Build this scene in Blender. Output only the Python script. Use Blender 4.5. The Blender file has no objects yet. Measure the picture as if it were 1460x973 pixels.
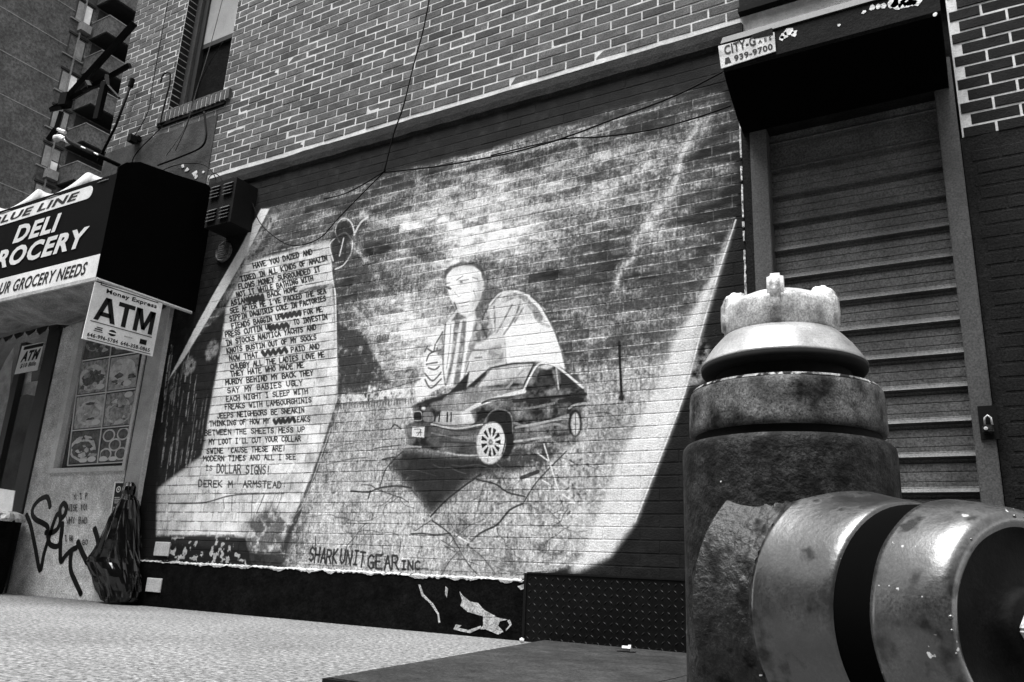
import bpy, bmesh, math, random
import numpy as np
from mathutils import Vector, Matrix, noise as mn
random.seed(7)
rng = np.random.default_rng(11)
SC = bpy.context.scene
COL = SC.collection

# ------------------------------------------------------------------ camera
PW, PH, FOC = 1460.0, 973.0, 1151.2
YAW, PITCH, ROLL = -.5374, .2842, .049
EYE = np.array([0, -4.1, .33])
cy, sy, cp, sp, cr, sr = math.cos(YAW), math.sin(YAW), math.cos(PITCH), math.sin(PITCH), math.cos(ROLL), math.sin(ROLL)
FWD = np.array([sy * cp, cy * cp, sp])
_r = np.array([cy, -sy, 0]); _u = np.cross(_r, FWD)
RIGHT = cr * _r + sr * _u
UP = -sr * _r + cr * _u
cd = bpy.data.cameras.new('camera')
cam = bpy.data.objects.new('camera', cd)
COL.objects.link(cam)
M = Matrix.Identity(4)
for i in range(3):
    M[i][0], M[i][1], M[i][2], M[i][3] = RIGHT[i], UP[i], -FWD[i], EYE[i]
cam.matrix_world = M
cd.sensor_width = 36; cd.lens = 36 * FOC / PW; cd.clip_start = .05; cd.clip_end = 2000
SC.camera = cam

# ------------------------------------------------------------------ sky, sun, exposure
SUN_EL, SUN_AZ = math.radians(75), math.radians(205)      # azimuth clockwise from +Y
w = bpy.data.worlds.new('World'); SC.world = w; w.use_nodes = True
nt = w.node_tree
sky = nt.nodes.new('ShaderNodeTexSky'); sky.sky_type = 'NISHITA'; sky.sun_disc = False
sky.sun_elevation = SUN_EL; sky.sun_rotation = SUN_AZ
bw = nt.nodes.new('ShaderNodeRGBToBW')
nt.links.new(sky.outputs[0], bw.inputs[0])
nt.links.new(bw.outputs[0], nt.nodes['Background'].inputs[0])
nt.nodes['Background'].inputs[1].default_value = .085
ld = bpy.data.lights.new('sun', 'SUN'); ld.energy = 1.5; ld.angle = math.radians(37); ld.color = (1, 1, 1)
sun = bpy.data.objects.new('sun', ld); COL.objects.link(sun)
sdir = Vector((math.sin(SUN_AZ) * math.cos(SUN_EL), math.cos(SUN_AZ) * math.cos(SUN_EL), math.sin(SUN_EL)))
sun.rotation_euler = sdir.to_track_quat('Z', 'Y').to_euler()
SC.view_settings.view_transform = 'Standard'; SC.view_settings.look = 'None'
SC.view_settings.exposure = 2.62; SC.view_settings.gamma = 1

# ------------------------------------------------------------------ helpers
def ray(px, py):
    return FWD + (px - PW / 2) / FOC * RIGHT - (py - PH / 2) / FOC * UP
def at(px, py, y=0.0):
    """point of the photograph on the plane Y = y (the facade is Y = 0)"""
    d = ray(px, py); return Vector(EYE + d * ((y - EYE[1]) / d[1]))
def atx(px, py, x):
    d = ray(px, py); return Vector(EYE + d * ((x - EYE[0]) / d[0]))
def atz(px, py, z):
    d = ray(px, py); return Vector(EYE + d * ((z - EYE[2]) / d[2]))
def pj(P):
    q = np.asarray(P, float) - EYE
    z = q @ FWD
    return PW / 2 + FOC * (q @ RIGHT) / z, PH / 2 - FOC * (q @ UP) / z, z

def tag(o, label=None, cat=None, group=None, kind=None):
    if label: o['label'] = label
    if cat: o['category'] = cat
    if group: o['group'] = group
    if kind: o['kind'] = kind
    return o
def empty(name, loc, label=None, cat=None, group=None):
    o = bpy.data.objects.new(name, None); COL.objects.link(o); o.location = loc
    o.empty_display_size = .1
    return tag(o, label, cat, group)
def link_mesh(name, me, mats, parent=None, smooth=False):
    for m in (mats if isinstance(mats, (list, tuple)) else [mats]): me.materials.append(m)
    o = bpy.data.objects.new(name, me); COL.objects.link(o)
    if smooth: me.shade_smooth()
    if parent is not None:
        o.parent = parent; 
        o.matrix_parent_inverse = Matrix.Translation(parent_origin(parent)).inverted()
    return o
def parent_origin(p):
    return Vector(p.location)
def from_bm(name, bm, mat, parent=None, smooth=False):
    bmesh.ops.recalc_face_normals(bm, faces=bm.faces[:])
    me = bpy.data.meshes.new(name); bm.to_mesh(me); bm.free()
    return link_mesh(name, me, mat, parent, smooth)
def bx(bm, x0, x1, y0, y1, z0, z1, mi=0):
    vs = [bm.verts.new((x, y, z)) for x in (x0, x1) for y in (y0, y1) for z in (z0, z1)]
    for f in ((0, 1, 3, 2), (4, 6, 7, 5), (0, 4, 5, 1), (2, 3, 7, 6), (0, 2, 6, 4), (1, 5, 7, 3)):
        bm.faces.new([vs[i] for i in f]).material_index = mi
def box(name, x0, x1, y0, y1, z0, z1, mat, parent=None, bevel=0):
    bm = bmesh.new(); bx(bm, x0, x1, y0, y1, z0, z1)
    if bevel: bmesh.ops.bevel(bm, geom=bm.edges[:], offset=bevel, segments=2, affect='EDGES')
    return from_bm(name, bm, mat, parent)
def prism(bm, pts, ext, mi=0):
    """polygon of 3-D points thickened by vector ext"""
    ext = Vector(ext)
    a = [bm.verts.new(p) for p in pts]; b = [bm.verts.new(Vector(p) + ext) for p in pts]
    n = len(pts)
    fs = [bm.faces.new(a), bm.faces.new(b[::-1])]
    for i in range(n): fs.append(bm.faces.new((a[i], b[i], b[(i + 1) % n], a[(i + 1) % n])))
    for f in fs: f.material_index = mi
def poly(name, pts, ext, mat, parent=None):
    bm = bmesh.new(); prism(bm, pts, ext); return from_bm(name, bm, mat, parent)
def tube(bm, pts, r, n=8, cap=True):
    pts = [Vector(p) for p in pts]; rings = []
    for i, p in enumerate(pts):
        t = (pts[min(i + 1, len(pts) - 1)] - pts[max(i - 1, 0)]).normalized()
        a = t.cross(Vector((0.13, .2, 1)))
        if a.length < .05: a = t.cross(Vector((1, 0, 0)))
        a.normalize(); b = t.cross(a)
        rr = r[i] if isinstance(r, (list, tuple)) else r
        rings.append([bm.verts.new(p + rr * (math.cos(k * 2 * math.pi / n) * a + math.sin(k * 2 * math.pi / n) * b)) for k in range(n)])
    for i in range(len(rings) - 1):
        for k in range(n): bm.faces.new((rings[i][k], rings[i][(k + 1) % n], rings[i + 1][(k + 1) % n], rings[i + 1][k]))
    if cap: bm.faces.new(rings[0][::-1]); bm.faces.new(rings[-1])
def spline(pts, n=6):
    pts = [Vector(p) for p in pts]; out = []
    for i in range(len(pts) - 1):
        p0, p1, p2, p3 = pts[max(i - 1, 0)], pts[i], pts[i + 1], pts[min(i + 2, len(pts) - 1)]
        for k in range(n):
            t = k / n
            out.append(.5 * ((2 * p1) + (p2 - p0) * t + (2 * p0 - 5 * p1 + 4 * p2 - p3) * t * t + (3 * p1 - p0 - 3 * p2 + p3) * t ** 3))
    return out + [pts[-1]]
def lathe(bm, prof, origin, axis, n=64, jitter=None, mi=0):
    """prof: list of (along, radius); revolve round axis through origin"""
    ax = Vector(axis).normalized(); a = ax.cross(Vector((0, 0, 1)))
    if a.length < .05: a = Vector((1, 0, 0))
    a.normalize(); b = ax.cross(a); rings = []
    for L, r in prof:
        if r < 1e-5: rings.append([bm.verts.new(Vector(origin) + ax * L)]); continue
        ring = []
        for k in range(n):
            t = k * 2 * math.pi / n
            rr = r * (jitter(L, t) if jitter else 1)
            ring.append(bm.verts.new(Vector(origin) + ax * L + rr * (math.cos(t) * a + math.sin(t) * b)))
        rings.append(ring)
    for A, B in zip(rings, rings[1:]):
        for k in range(n):
            k2 = (k + 1) % n
            q = [A[k % len(A)], A[k2 % len(A)], B[k2 % len(B)], B[k % len(B)]]
            q2 = []
            for v in q:
                if v not in q2: q2.append(v)
            if len(q2) > 2: bm.faces.new(q2).material_index = mi

# ------------------------------------------------------------------ materials (grey: the place is photographed in black and white)
def g(v): return (v, v, v, 1)
def mat(name, lo, hi=None, scale=8, rough=.8, bump=0., bscale=60, grain=.5, gscale=115, stain=0., sscale=2.5, metal=0., spec=.4, detail=6, bdist=.01):
    hi = lo if hi is None else hi
    m = bpy.data.materials.new(name); m.use_nodes = True; t = m.node_tree; N = t.nodes; L = t.links
    b = N['Principled BSDF']; b.inputs['Roughness'].default_value = rough; b.inputs['Metallic'].default_value = metal
    b.inputs['Specular IOR Level'].default_value = spec
    geo = N.new('ShaderNodeNewGeometry'); P = geo.outputs['Position']
    def noise(sc, det=4, ro=.6):
        n = N.new('ShaderNodeTexNoise'); n.inputs['Scale'].default_value = sc; n.inputs['Detail'].default_value = det
        n.inputs['Roughness'].default_value = ro; L.new(P, n.inputs['Vector']); return n.outputs['Fac']
    def remap(s, a, bb, c, d):
        r = N.new('ShaderNodeMapRange'); r.inputs[1].default_value, r.inputs[2].default_value, r.inputs[3].default_value, r.inputs[4].default_value = a, bb, c, d
        L.new(s, r.inputs[0]); return r.outputs[0]
    def mul(a, bb):
        x = N.new('ShaderNodeMath'); x.operation = 'MULTIPLY'; L.new(a, x.inputs[0])
        if isinstance(bb, float): x.inputs[1].default_value = bb
        else: L.new(bb, x.inputs[1])
        return x.outputs[0]
    v = remap(noise(scale, detail), .32, .68, lo, hi)
    if grain: v = mul(v, remap(noise(gscale, 2, .7), .3, .7, 1 - grain, 1 + grain))
    if stain: v = mul(v, remap(noise(sscale, 5), .35, .6, 1 - stain, 1.0))
    L.new(v, b.inputs['Base Color'])
    if bump:
        bn = N.new('ShaderNodeBump'); bn.inputs['Strength'].default_value = bump; bn.inputs['Distance'].default_value = bdist
        L.new(noise(bscale, 5), bn.inputs['Height']); L.new(bn.outputs[0], b.inputs['Normal'])
    m['v'] = 0
    return m
MT = dict(
    sidewalk=mat('speckled_concrete', .065, .22, 34, .9, .7, 80, .95, 60, .3, .9),
    asphalt=mat('asphalt', .04, .06, 20, .9, .4, 80),
    kerb=mat('kerb_stone', .2, .3, 12, .85, .3, 60),
    mortar=mat('pale_mortar', .52, .76, 12, .9, .3, 90, .15, 115, .1, 3),
    brick=mat('dark_brick', .045, .09, 9, .85, .4, 120, .7),
    brick2=mat('dark_brick_b', .030, .085, 9, .85, .4, 120, .6),
    brick4=mat('dark_brick_d', .07, .14, 9, .85, .4, 120, .7),
    brick5=mat('dark_brick_e', .022, .05, 9, .85, .4, 120, .7),
    brick3=mat('dark_brick_c', .055, .11, 9, .85, .4, 120, .6),
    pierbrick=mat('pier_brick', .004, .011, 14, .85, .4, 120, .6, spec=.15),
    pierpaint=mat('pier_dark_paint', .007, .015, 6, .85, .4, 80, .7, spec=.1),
    ledge=mat('cement_ledge', .014, .030, 10, .9, .4, 60, .6, 115, .4, 3, spec=.15),
    patch=mat('cement_patch', .02, .055, 5, .9, .5, 50, .5, 115, .4, 3),
    plinth=mat('black_plinth_paint', .001, .006, 14, .9, .5, 40, .8, 115, .3, 3, spec=.05),
    chip=mat('bare_cement', .2, .5, 20, .9, .6, 60, .5),
    whitechip=mat('flaked_white_paint', .55, .8, 20, .8, .5, 60, .3),
    steelgrey=mat('grey_gate_paint', .055, .11, 5, .5, .2, 30, .7, 105, .35, 2),
    track=mat('gate_track_paint', .048, .07, 6, .5, .15, 60, .5, 115),
    black=mat('matte_black', .003, .005, 6, .9, 0, 60, .3, spec=.15),
    hoodpaint=mat('hood_paint', .003, .008, 8, .8, .3, 40, .7, spec=.1),
    hoodtrim=mat('hood_trim', .03, .05, 8, .7, .3, 40, .5),
    sign=mat('white_sign', .58, .85, 4, .5, 0, 60, .12, 115, .12, 3),
    signold=mat('worn_sign', .35, .7, 14, .6, .2, 60, .3),
    ink=mat('black_ink', .004, .006, 6, .6, 0, 60, 0, spec=.2),
    awnblack=mat('awning_black', .001, .002, 6, .85, .1, 60, .6, spec=.05),
    awnend=mat('awning_end_black', .0008, .0012, 6, .95, 0, 60, 0, spec=.03),
    letter=mat('awning_lettering', .5, .62, 6, .6, 0, 60, .15),
    fabric=mat('awning_fabric', .09, .26, 7, .9, .5, 25, .5),
    fabriclight=mat('awning_edge_fabric', .22, .42, 9, .9, .5, 25, .25),
    stucco=mat('storefront_stucco', .42, .72, 9, .85, .5, 70, .6, 110, .25, 2.2),
    post=mat('metal_post', .3, .42, 9, .6, .2, 40, .35),
    framelight=mat('aluminium_frame', .4, .55, 8, .5, .1, 40, .3),
    framedark=mat('dark_frame', .006, .012, 8, .6, .1, 40, .4),
    glassdark=mat('dim_shop_interior', .008, .05, 5, .9, 0, 60, .3),
    windowgrey=mat('grey_pane', .26, .36, 3, .7, 0, 60, .15),  # flat light grey for the upper sash pane
    bag=mat('black_plastic_bag', .0006, .0014, 6, .2, .35, 16, .2, spec=.5),
    tinfoil=mat('crumpled_foil', .2, .6, 30, .4, .8, 40, .3),
    plate=mat('pale_cover_plate', .38, .5, 20, .7, .2, 60, .3),
    disc=mat('round_vent_paint', .03, .10, 40, .7, .3, 60, .5),
    cable=mat('black_cable', .002, .004, 8, .7, 0, 60, .2, spec=.06),
    whiteedge=mat('white_edge_flakes', .05, .9, 60, .8, .3, 60, .3),
    diamond=mat('diamond_plate_paint', .001, .003, 12, .5, .1, 40, .5, spec=.15),
    cellar=mat('cellar_door_steel', .016, .034, 9, .75, .35, 160, .7, 90, .4, 2, spec=.15),
    metal=mat('bright_metal', .4, .6, 20, .35, .1, 60, .2),
    aptbrick=mat('tower_brick', .035, .075, .8, .9, 0, 3, .6, 6.5),
    opposite=mat('opposite_brick', .05, .09, .8, .9, 0, 3, .4, 6.5),
    aptpale=mat('tower_concrete', .13, .18, .8, .9, 0, 3, .3, 6),
    aptdark=mat('tower_dark_and_shade', .006, .01, .8, .9, 0, 3, .3, 6),
    aptwhite=mat('tower_pane_glare', .6, .75, 1, .8, 0, 3, .1, 6),  # white panes: reflected light painted into their colour
    aptgrey=mat('tower_grey', .16, .24, 1, .8, 0, 3, .2, 6),
)
def hydrant_mat(name, lo, hi, chips, rough, bump, bscale, spec=.5, metal=0, grain=.7, scale=34, patch=0, pscale=14, psoft=.05):
    """thick weathered paint: pale chipped spots and, where it has worn off, dull black patches of bare iron"""
    m = mat(name, lo, hi, scale, rough, bump, bscale, grain, 420, .45, 20, metal, spec, bdist=.003)
    t = m.node_tree; N = t.nodes; L = t.links; b = N['Principled BSDF']
    src = b.inputs['Base Color'].links[0].from_socket
    geo = N.new('ShaderNodeNewGeometry')
    def thresh(sc, det, a, bb):
        vo = N.new('ShaderNodeTexNoise'); vo.inputs['Scale'].default_value = sc; vo.inputs['Detail'].default_value = det
        L.new(geo.outputs['Position'], vo.inputs['Vector'])
        r = N.new('ShaderNodeMapRange'); r.inputs[1].default_value = a; r.inputs[2].default_value = bb
        L.new(vo.outputs['Fac'], r.inputs[0]); return r.outputs[0]
    def mixf(f, a, v):
        mx = N.new('ShaderNodeMix'); mx.data_type = 'FLOAT'; L.new(f, mx.inputs[0])
        if isinstance(a, float): mx.inputs[2].default_value = a
        else: L.new(a, mx.inputs[2])
        mx.inputs[3].default_value = v; return mx.outputs[0]
    col = mixf(thresh(75, 3, .745 - chips, .765 - chips), src, .6)
    if patch:
        f = thresh(pscale, 8, .60 - patch, .60 - patch + psoft)
        col = mixf(f, col, .006); L.new(mixf(f, float(metal), 0.0), b.inputs['Metallic']); L.new(mixf(f, float(rough), .75), b.inputs['Roughness']); L.new(mixf(f, float(spec), .1), b.inputs['Specular IOR Level'])
    L.new(col, b.inputs['Base Color'])
    return m
MT['hbody'] = hydrant_mat('hydrant_black_enamel', .002, .034, -.02, .6, 1.0, 130, .12, grain=.9, scale=60, patch=.12, pscale=48, psoft=.15)
MT['hflange'] = hydrant_mat('hydrant_worn_enamel', .004, .15, -.01, .6, .5, 130, .12)
MT['hcap'] = hydrant_mat('hydrant_pale_enamel', .20, .6, -.02, .42, .12, 110, .5, 0, .5, 40)
MT['hdome'] = hydrant_mat('hydrant_bonnet_gloss', .22, .36, -.07, .32, .05, 70, .6, 0, .3, 14)
MT['hnozzle'] = hydrant_mat('hydrant_nozzle_enamel', .002, .026, -.02, .42, .9, 150, .3, grain=.9, scale=60, patch=.10, pscale=48, psoft=.15)
MT['hcollar'] = hydrant_mat('hydrant_collar_gloss', .002, .03, -.02, .32, .16, 140, .9, 0, .8, 30, .07, 40, .16)
MT['hncap'] = hydrant_mat('hydrant_nozzle_cap_gloss', .003, .04, .05, .32, .16, 140, .95, 0, .8, 30, .09, 38, .16)
for k_ in ('hdome', 'hcollar', 'hncap'):
    q_ = MT[k_].node_tree.nodes['Principled BSDF']; q_.inputs['Coat Weight'].default_value = .35; q_.inputs['Coat Roughness'].default_value = .22; q_.inputs['Coat IOR'].default_value = 1.7
MT['hrim'] = hydrant_mat('hydrant_pale_rim', .08, .3, 0, .5, .2, 110, .4, patch=.1, pscale=60)
MT['hface'] = hydrant_mat('hydrant_cap_face_black', .001, .006, .03, .7, .3, 110, .1)

# ------------------------------------------------------------------ lettering
FONT = bpy.data.fonts[0] if bpy.data.fonts else None
def lettering(name, s, o, ur, uu, mat_, parent, thick=.0015, bold=0., shear=0., tol=None):
    """flat letters filling the box that starts at o and spans vectors ur (width) and uu (height)"""
    cu = bpy.data.curves.new('txt', 'FONT'); cu.body = s; cu.size = 1; cu.offset = bold; cu.shear = shear; cu.resolution_u = 3; cu.space_character = 1.0 + bold * 3
    ob = bpy.data.objects.new('txt', cu); COL.objects.link(ob)
    dg = bpy.context.evaluated_depsgraph_get()
    me = bpy.data.meshes.new_from_object(ob.evaluated_get(dg))
    bpy.data.objects.remove(ob); bpy.data.curves.remove(cu)
    n = len(me.vertices); co = np.empty(n * 3); me.vertices.foreach_get('co', co); co = co.reshape(-1, 3)
    lo, hi = co.min(0), co.max(0)
    ur, uu, o = Vector(ur), Vector(uu), Vector(o); nn = ur.cross(uu).normalized() * thick
    for i, v in enumerate(me.vertices):
        a = (co[i, 0] - lo[0]) / (hi[0] - lo[0]); b = (co[i, 1] - lo[1]) / (hi[1] - lo[1])
        v.co = o + ur * a + uu * b + nn
    me.name = name; me.materials.clear()
    return link_mesh(name, me, mat_, parent)

STROKES = {
 'A': [[(0,0),(.3,1),(.6,0)],[(.12,.4),(.48,.4)]], 'B': [[(0,0),(0,1),(.4,1),(.5,.75),(.4,.53),(0,.53)],[(.4,.53),(.58,.28),(.42,0),(0,0)]],
 'C': [[(.58,.85),(.35,1),(.05,.75),(.05,.25),(.35,0),(.58,.15)]], 'D': [[(0,0),(0,1),(.35,1),(.58,.6),(.5,.2),(.3,0),(0,0)]],
 'E': [[(.55,1),(0,1),(0,0),(.55,0)],[(0,.52),(.42,.52)]], 'F': [[(.55,1),(0,1),(0,0)],[(0,.52),(.42,.52)]],
 'G': [[(.58,.85),(.35,1),(.05,.75),(.05,.25),(.3,0),(.58,.12),(.58,.45),(.32,.45)]], 'H': [[(0,0),(0,1)],[(.55,0),(.55,1)],[(0,.52),(.55,.52)]],
 'I': [[(.3,0),(.3,1)],[(.1,1),(.5,1)],[(.1,0),(.5,0)]], 'J': [[(.5,1),(.5,.2),(.3,0),(.05,.2)]], 'K': [[(0,0),(0,1)],[(.55,1),(0,.45),(.58,0)]],
 'L': [[(0,1),(0,0),(.5,0)]], 'M': [[(0,0),(.05,1),(.32,.4),(.6,1),(.65,0)]], 'N': [[(0,0),(0,1),(.55,0),(.55,1)]],
 'O': [[(.3,0),(.02,.3),(.05,.75),(.3,1),(.57,.75),(.58,.28),(.3,0)]], 'P': [[(0,0),(0,1),(.45,.97),(.55,.72),(.42,.48),(0,.48)]],
 'Q': [[(.3,0),(.02,.3),(.05,.75),(.3,1),(.57,.75),(.58,.28),(.3,0)],[(.35,.25),(.6,-.05)]], 'R': [[(0,0),(0,1),(.45,.97),(.55,.72),(.42,.5),(0,.5)],[(.25,.5),(.58,0)]],
 'S': [[(.55,.85),(.3,1),(.05,.8),(.12,.58),(.5,.42),(.55,.18),(.3,0),(.02,.14)]], 'T': [[(0,1),(.6,1)],[(.3,1),(.3,0)]], 'U': [[(0,1),(.02,.25),(.3,0),(.55,.25),(.57,1)]],
 'V': [[(0,1),(.3,0),(.58,1)]], 'W': [[(0,1),(.15,0),(.33,.6),(.5,0),(.66,1)]], 'X': [[(0,0),(.58,1)],[(0,1),(.58,0)]], 'Y': [[(0,1),(.3,.5),(.6,1)],[(.3,.5),(.25,0)]],
 'Z': [[(0,1),(.55,1),(0,0),(.57,0)]], "'": [[(.3,1),(.26,.75)]], '-': [[(.1,.5),(.5,.5)]], ':': [[(.3,.7),(.3,.66)],[(.3,.25),(.3,.21)]], '!': [[(.32,1),(.28,.3)],[(.27,.06),(.27,.02)]],
 '0': [[(.3,0),(.05,.3),(.05,.75),(.3,1),(.55,.75),(.55,.28),(.3,0)]], '1': [[(.15,.8),(.3,1),(.3,0)]], '2': [[(.05,.8),(.3,1),(.5,.75),(.05,0),(.55,0)]], '3': [[(.05,.9),(.35,1),(.5,.75),(.25,.52),(.55,.25),(.3,0),(.03,.12)]],
 '5': [[(.5,1),(.1,1),(.08,.55),(.4,.6),(.55,.3),(.3,0),(.03,.12)]], '6': [[(.5,.95),(.2,.8),(.05,.3),(.3,0),(.52,.25),(.3,.5),(.08,.3)]], '7': [[(.03,1),(.55,1),(.2,0)]], '9': [[(.5,.6),(.25,.5),(.08,.75),(.3,1),(.5,.8),(.4,0)]],
}
def text_strokes(s, a, b, h):
    """polylines (photo pixels) for s written from a to b with letter height h"""
    a = np.array(a, float); b = np.array(b, float); d = (b - a) / max(len(s), 1)
    L = np.linalg.norm(d); up = np.array([d[1], -d[0]]) / L
    if up[1] > 0: up = -up
    out = []
    for i, c in enumerate(s):
        for st in STROKES.get(c, []):
            j = rng.normal(0, .03, 2)
            out.append([tuple(a + d * (i + x * 1.25 + j[0]) + up * h * (y + j[1])) for x, y in st])
    return out

# ------------------------------------------------------------------ the painted wall's picture, drawn stroke by stroke
MX0, MX1, MZ0, MZ1, TX = -5.80, -.96, .28, 3.42, .003
IW, IH = int((MX1 - MX0) / TX), int((MZ1 - MZ0) / TX)
COURSE, BL, BRICKZ0 = .067, .2135, .33 + .787 * 4.1 + .0047       # course height, brick length, a bed joint
def value_noise(shape, cell, seed, octs=4, gain=.55, stretch=1.0):
    r = np.random.default_rng(seed); out = np.zeros(shape); amp = 1; tot = 0
    for o in range(octs):
        c = max(cell / 2 ** o, 1.0); cx = c * stretch
        gh, gw = int(shape[0] / c) + 3, int(shape[1] / cx) + 3
        G = r.random((gh, gw))
        yy = np.arange(shape[0]) / c; xx = np.arange(shape[1]) / cx
        y0 = yy.astype(int); x0 = xx.astype(int); fy = yy - y0; fx = xx - x0
        fy = (fy * fy * (3 - 2 * fy))[:, None]; fx = (fx * fx * (3 - 2 * fx))[None]
        A = G[y0][:, x0]; B = G[y0][:, x0 + 1]; C = G[y0 + 1][:, x0]; D = G[y0 + 1][:, x0 + 1]
        out += amp * ((A * (1 - fx) + B * fx) * (1 - fy) + (C * (1 - fx) + D * fx) * fy); tot += amp; amp *= gain
    return out / tot
def make_mural():
    S = (IH, IW)
    gx, gz = np.meshgrid(MX0 + (np.arange(IW) + .5) * TX, MZ0 + (np.arange(IH) + .5) * TX)
    # photo pixel of every texel, only used to place large soft areas
    P = np.stack([gx, np.zeros(S), gz], -1) - EYE
    zz = P @ FWD; pu = PW / 2 + FOC * (P @ RIGHT) / zz; pv = PH / 2 - FOC * (P @ UP) / zz
    n1 = value_noise(S, 60, 1); n2 = value_noise(S, 14, 2); n3 = value_noise(S, 5, 3, 3); nv = value_noise(S, 22, 5, 4)
    # bricks
    cz = np.floor((gz - BRICKZ0) / COURSE); fz = (gz - BRICKZ0) / COURSE - cz
    bxx = (gx / BL + .5 * (cz % 2)); bi = np.floor(bxx); fx = bxx - bi
    hsh = np.modf(np.abs(np.sin(cz * 12.9898 + bi * 78.233) * 43758.5453))[0]
    bed = np.minimum(fz, 1 - fz) * COURSE; head = np.minimum(fx, 1 - fx) * BL
    wob = (n2 - .5) * .006
    joint = np.clip((.0055 + wob - np.minimum(bed, head + .002)) / .003, 0, 1)
    img = .005 * np.exp(3.2 * (nv - .5)) * (1 + joint * .3)
    def tex(p):
        v = at(p[0], p[1]); return ((v.x - MX0) / TX, (v.z - MZ0) / TX)
    def blur(m, r):
        r = int(r)
        if r < 1: return m
        for ax in (0, 1):
            for _ in range(2):
                pad = [(0, 0), (0, 0)]; pad[ax] = (r + 1, r)
                c = np.cumsum(np.pad(m, pad, mode='edge'), axis=ax)
                n = m.shape[ax]
                m = (np.take(c, range(2 * r + 1, 2 * r + 1 + n), axis=ax) - np.take(c, range(0, n), axis=ax)) / (2 * r + 1)
        return m
    def win(q, pad):
        q = np.array(q); x0, y0 = np.floor(q.min(0) - pad).astype(int); x1, y1 = np.ceil(q.max(0) + pad).astype(int) + 1
        return max(x0, 0), min(x1, IW), max(y0, 0), min(y1, IH)
    def put(x0, x1, y0, y1, m, val):
        if x1 <= x0 or y1 <= y0: return
        v = val[y0:y1, x0:x1] if isinstance(val, np.ndarray) else val
        img[y0:y1, x0:x1] = img[y0:y1, x0:x1] * (1 - m) + v * m
    def mask_poly(pts, soft):
        q = [tex(p) for p in pts]; x0, x1, y0, y1 = win(q, soft * 2 + 2)
        if x1 <= x0 or y1 <= y0: return x0, x1, y0, y1, None
        X, Y = np.meshgrid(np.arange(x0, x1) + .5, np.arange(y0, y1) + .5); ins = np.zeros(X.shape, bool)
        for (ax, ay), (bx_, by) in zip(q, q[1:] + q[:1]):
            c = (ay > Y) != (by > Y)
            with np.errstate(divide='ignore', invalid='ignore'):
                ins ^= c & (X < (bx_ - ax) * (Y - ay) / (by - ay + 1e-12) + ax)
        return x0, x1, y0, y1, blur(ins.astype(float), soft)
    def P_(pts, val, soft=1, alpha=1.0, tex_n=None):
        x0, x1, y0, y1, m = mask_poly(pts, soft)
        if m is None: return
        m = m * alpha
        if tex_n is not None: m = m * tex_n[y0:y1, x0:x1]
        put(x0, x1, y0, y1, np.clip(m, 0, 1), val)
    def S_(pts, wpx, val, alpha=1.0, soft=1.2, tex_n=None, smooth=True):
        if smooth and len(pts) > 2: pts = [tuple(v)[:2] for v in spline([(a, b, 0) for a, b in pts], 4)]
        q = [tex(p) for p in pts]
        k = math.hypot(*(np.array(tex((pts[0][0], pts[0][1] + 10))) - np.array(q[0]))) / 10
        wt = max(wpx * k / 2, .8); x0, x1, y0, y1 = win(q, wt + soft * 3)
        if x1 <= x0 or y1 <= y0: return
        X, Y = np.meshgrid(np.arange(x0, x1) + .5, np.arange(y0, y1) + .5); d = np.full(X.shape, 1e9)
        for (ax, ay), (bx_, by) in zip(q, q[1:]):
            vx, vy = bx_ - ax, by - ay; L2 = vx * vx + vy * vy + 1e-9
            t = np.clip(((X - ax) * vx + (Y - ay) * vy) / L2, 0, 1)
            d = np.minimum(d, np.hypot(X - ax - t * vx, Y - ay - t * vy))
        m = np.clip((wt - d) / soft + .5, 0, 1) * alpha
        if tex_n is not None: m = m * tex_n[y0:y1, x0:x1]
        put(x0, x1, y0, y1, m, val)
    def E_(c, rx, ry, val, soft=1, alpha=1.0, tex_n=None, rot=0, n=24):
        cr_, sr_ = math.cos(rot), math.sin(rot)
        P_([(c[0] + rx * math.cos(t) * cr_ - ry * math.sin(t) * sr_, c[1] + rx * math.cos(t) * sr_ + ry * math.sin(t) * cr_) for t in np.linspace(0, 2 * math.pi, n, endpoint=False)], val, soft, alpha, tex_n)
    def z(ox, oy, s): return lambda L: [(ox + a * s, oy + b * s) for a, b in L]
    gritty = np.clip((n2 - .30) * 3.2, 0, 1); scratch = np.clip((value_noise(S, 8, 9, 3) - .25) * 2.6, 0, 1)
    # ---- worn sky field
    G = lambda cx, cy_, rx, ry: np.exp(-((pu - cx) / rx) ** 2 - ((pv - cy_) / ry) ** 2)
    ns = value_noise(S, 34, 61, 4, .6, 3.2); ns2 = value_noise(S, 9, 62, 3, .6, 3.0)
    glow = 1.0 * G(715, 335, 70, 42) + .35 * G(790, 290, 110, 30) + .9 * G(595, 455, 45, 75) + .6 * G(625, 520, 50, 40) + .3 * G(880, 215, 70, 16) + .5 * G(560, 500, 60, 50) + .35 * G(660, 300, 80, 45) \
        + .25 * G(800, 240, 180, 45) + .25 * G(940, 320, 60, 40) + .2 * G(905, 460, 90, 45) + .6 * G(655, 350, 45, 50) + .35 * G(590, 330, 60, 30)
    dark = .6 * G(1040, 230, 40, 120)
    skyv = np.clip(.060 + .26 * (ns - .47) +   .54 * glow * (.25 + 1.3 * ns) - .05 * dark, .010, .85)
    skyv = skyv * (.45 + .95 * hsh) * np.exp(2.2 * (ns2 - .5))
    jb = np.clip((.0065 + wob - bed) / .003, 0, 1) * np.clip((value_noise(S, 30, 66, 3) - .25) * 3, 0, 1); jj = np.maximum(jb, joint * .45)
    skyv = np.clip(skyv * (1 - jj) + jj * np.clip(skyv * 1.9 + .17, 0, .75), 0, .85)
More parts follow.
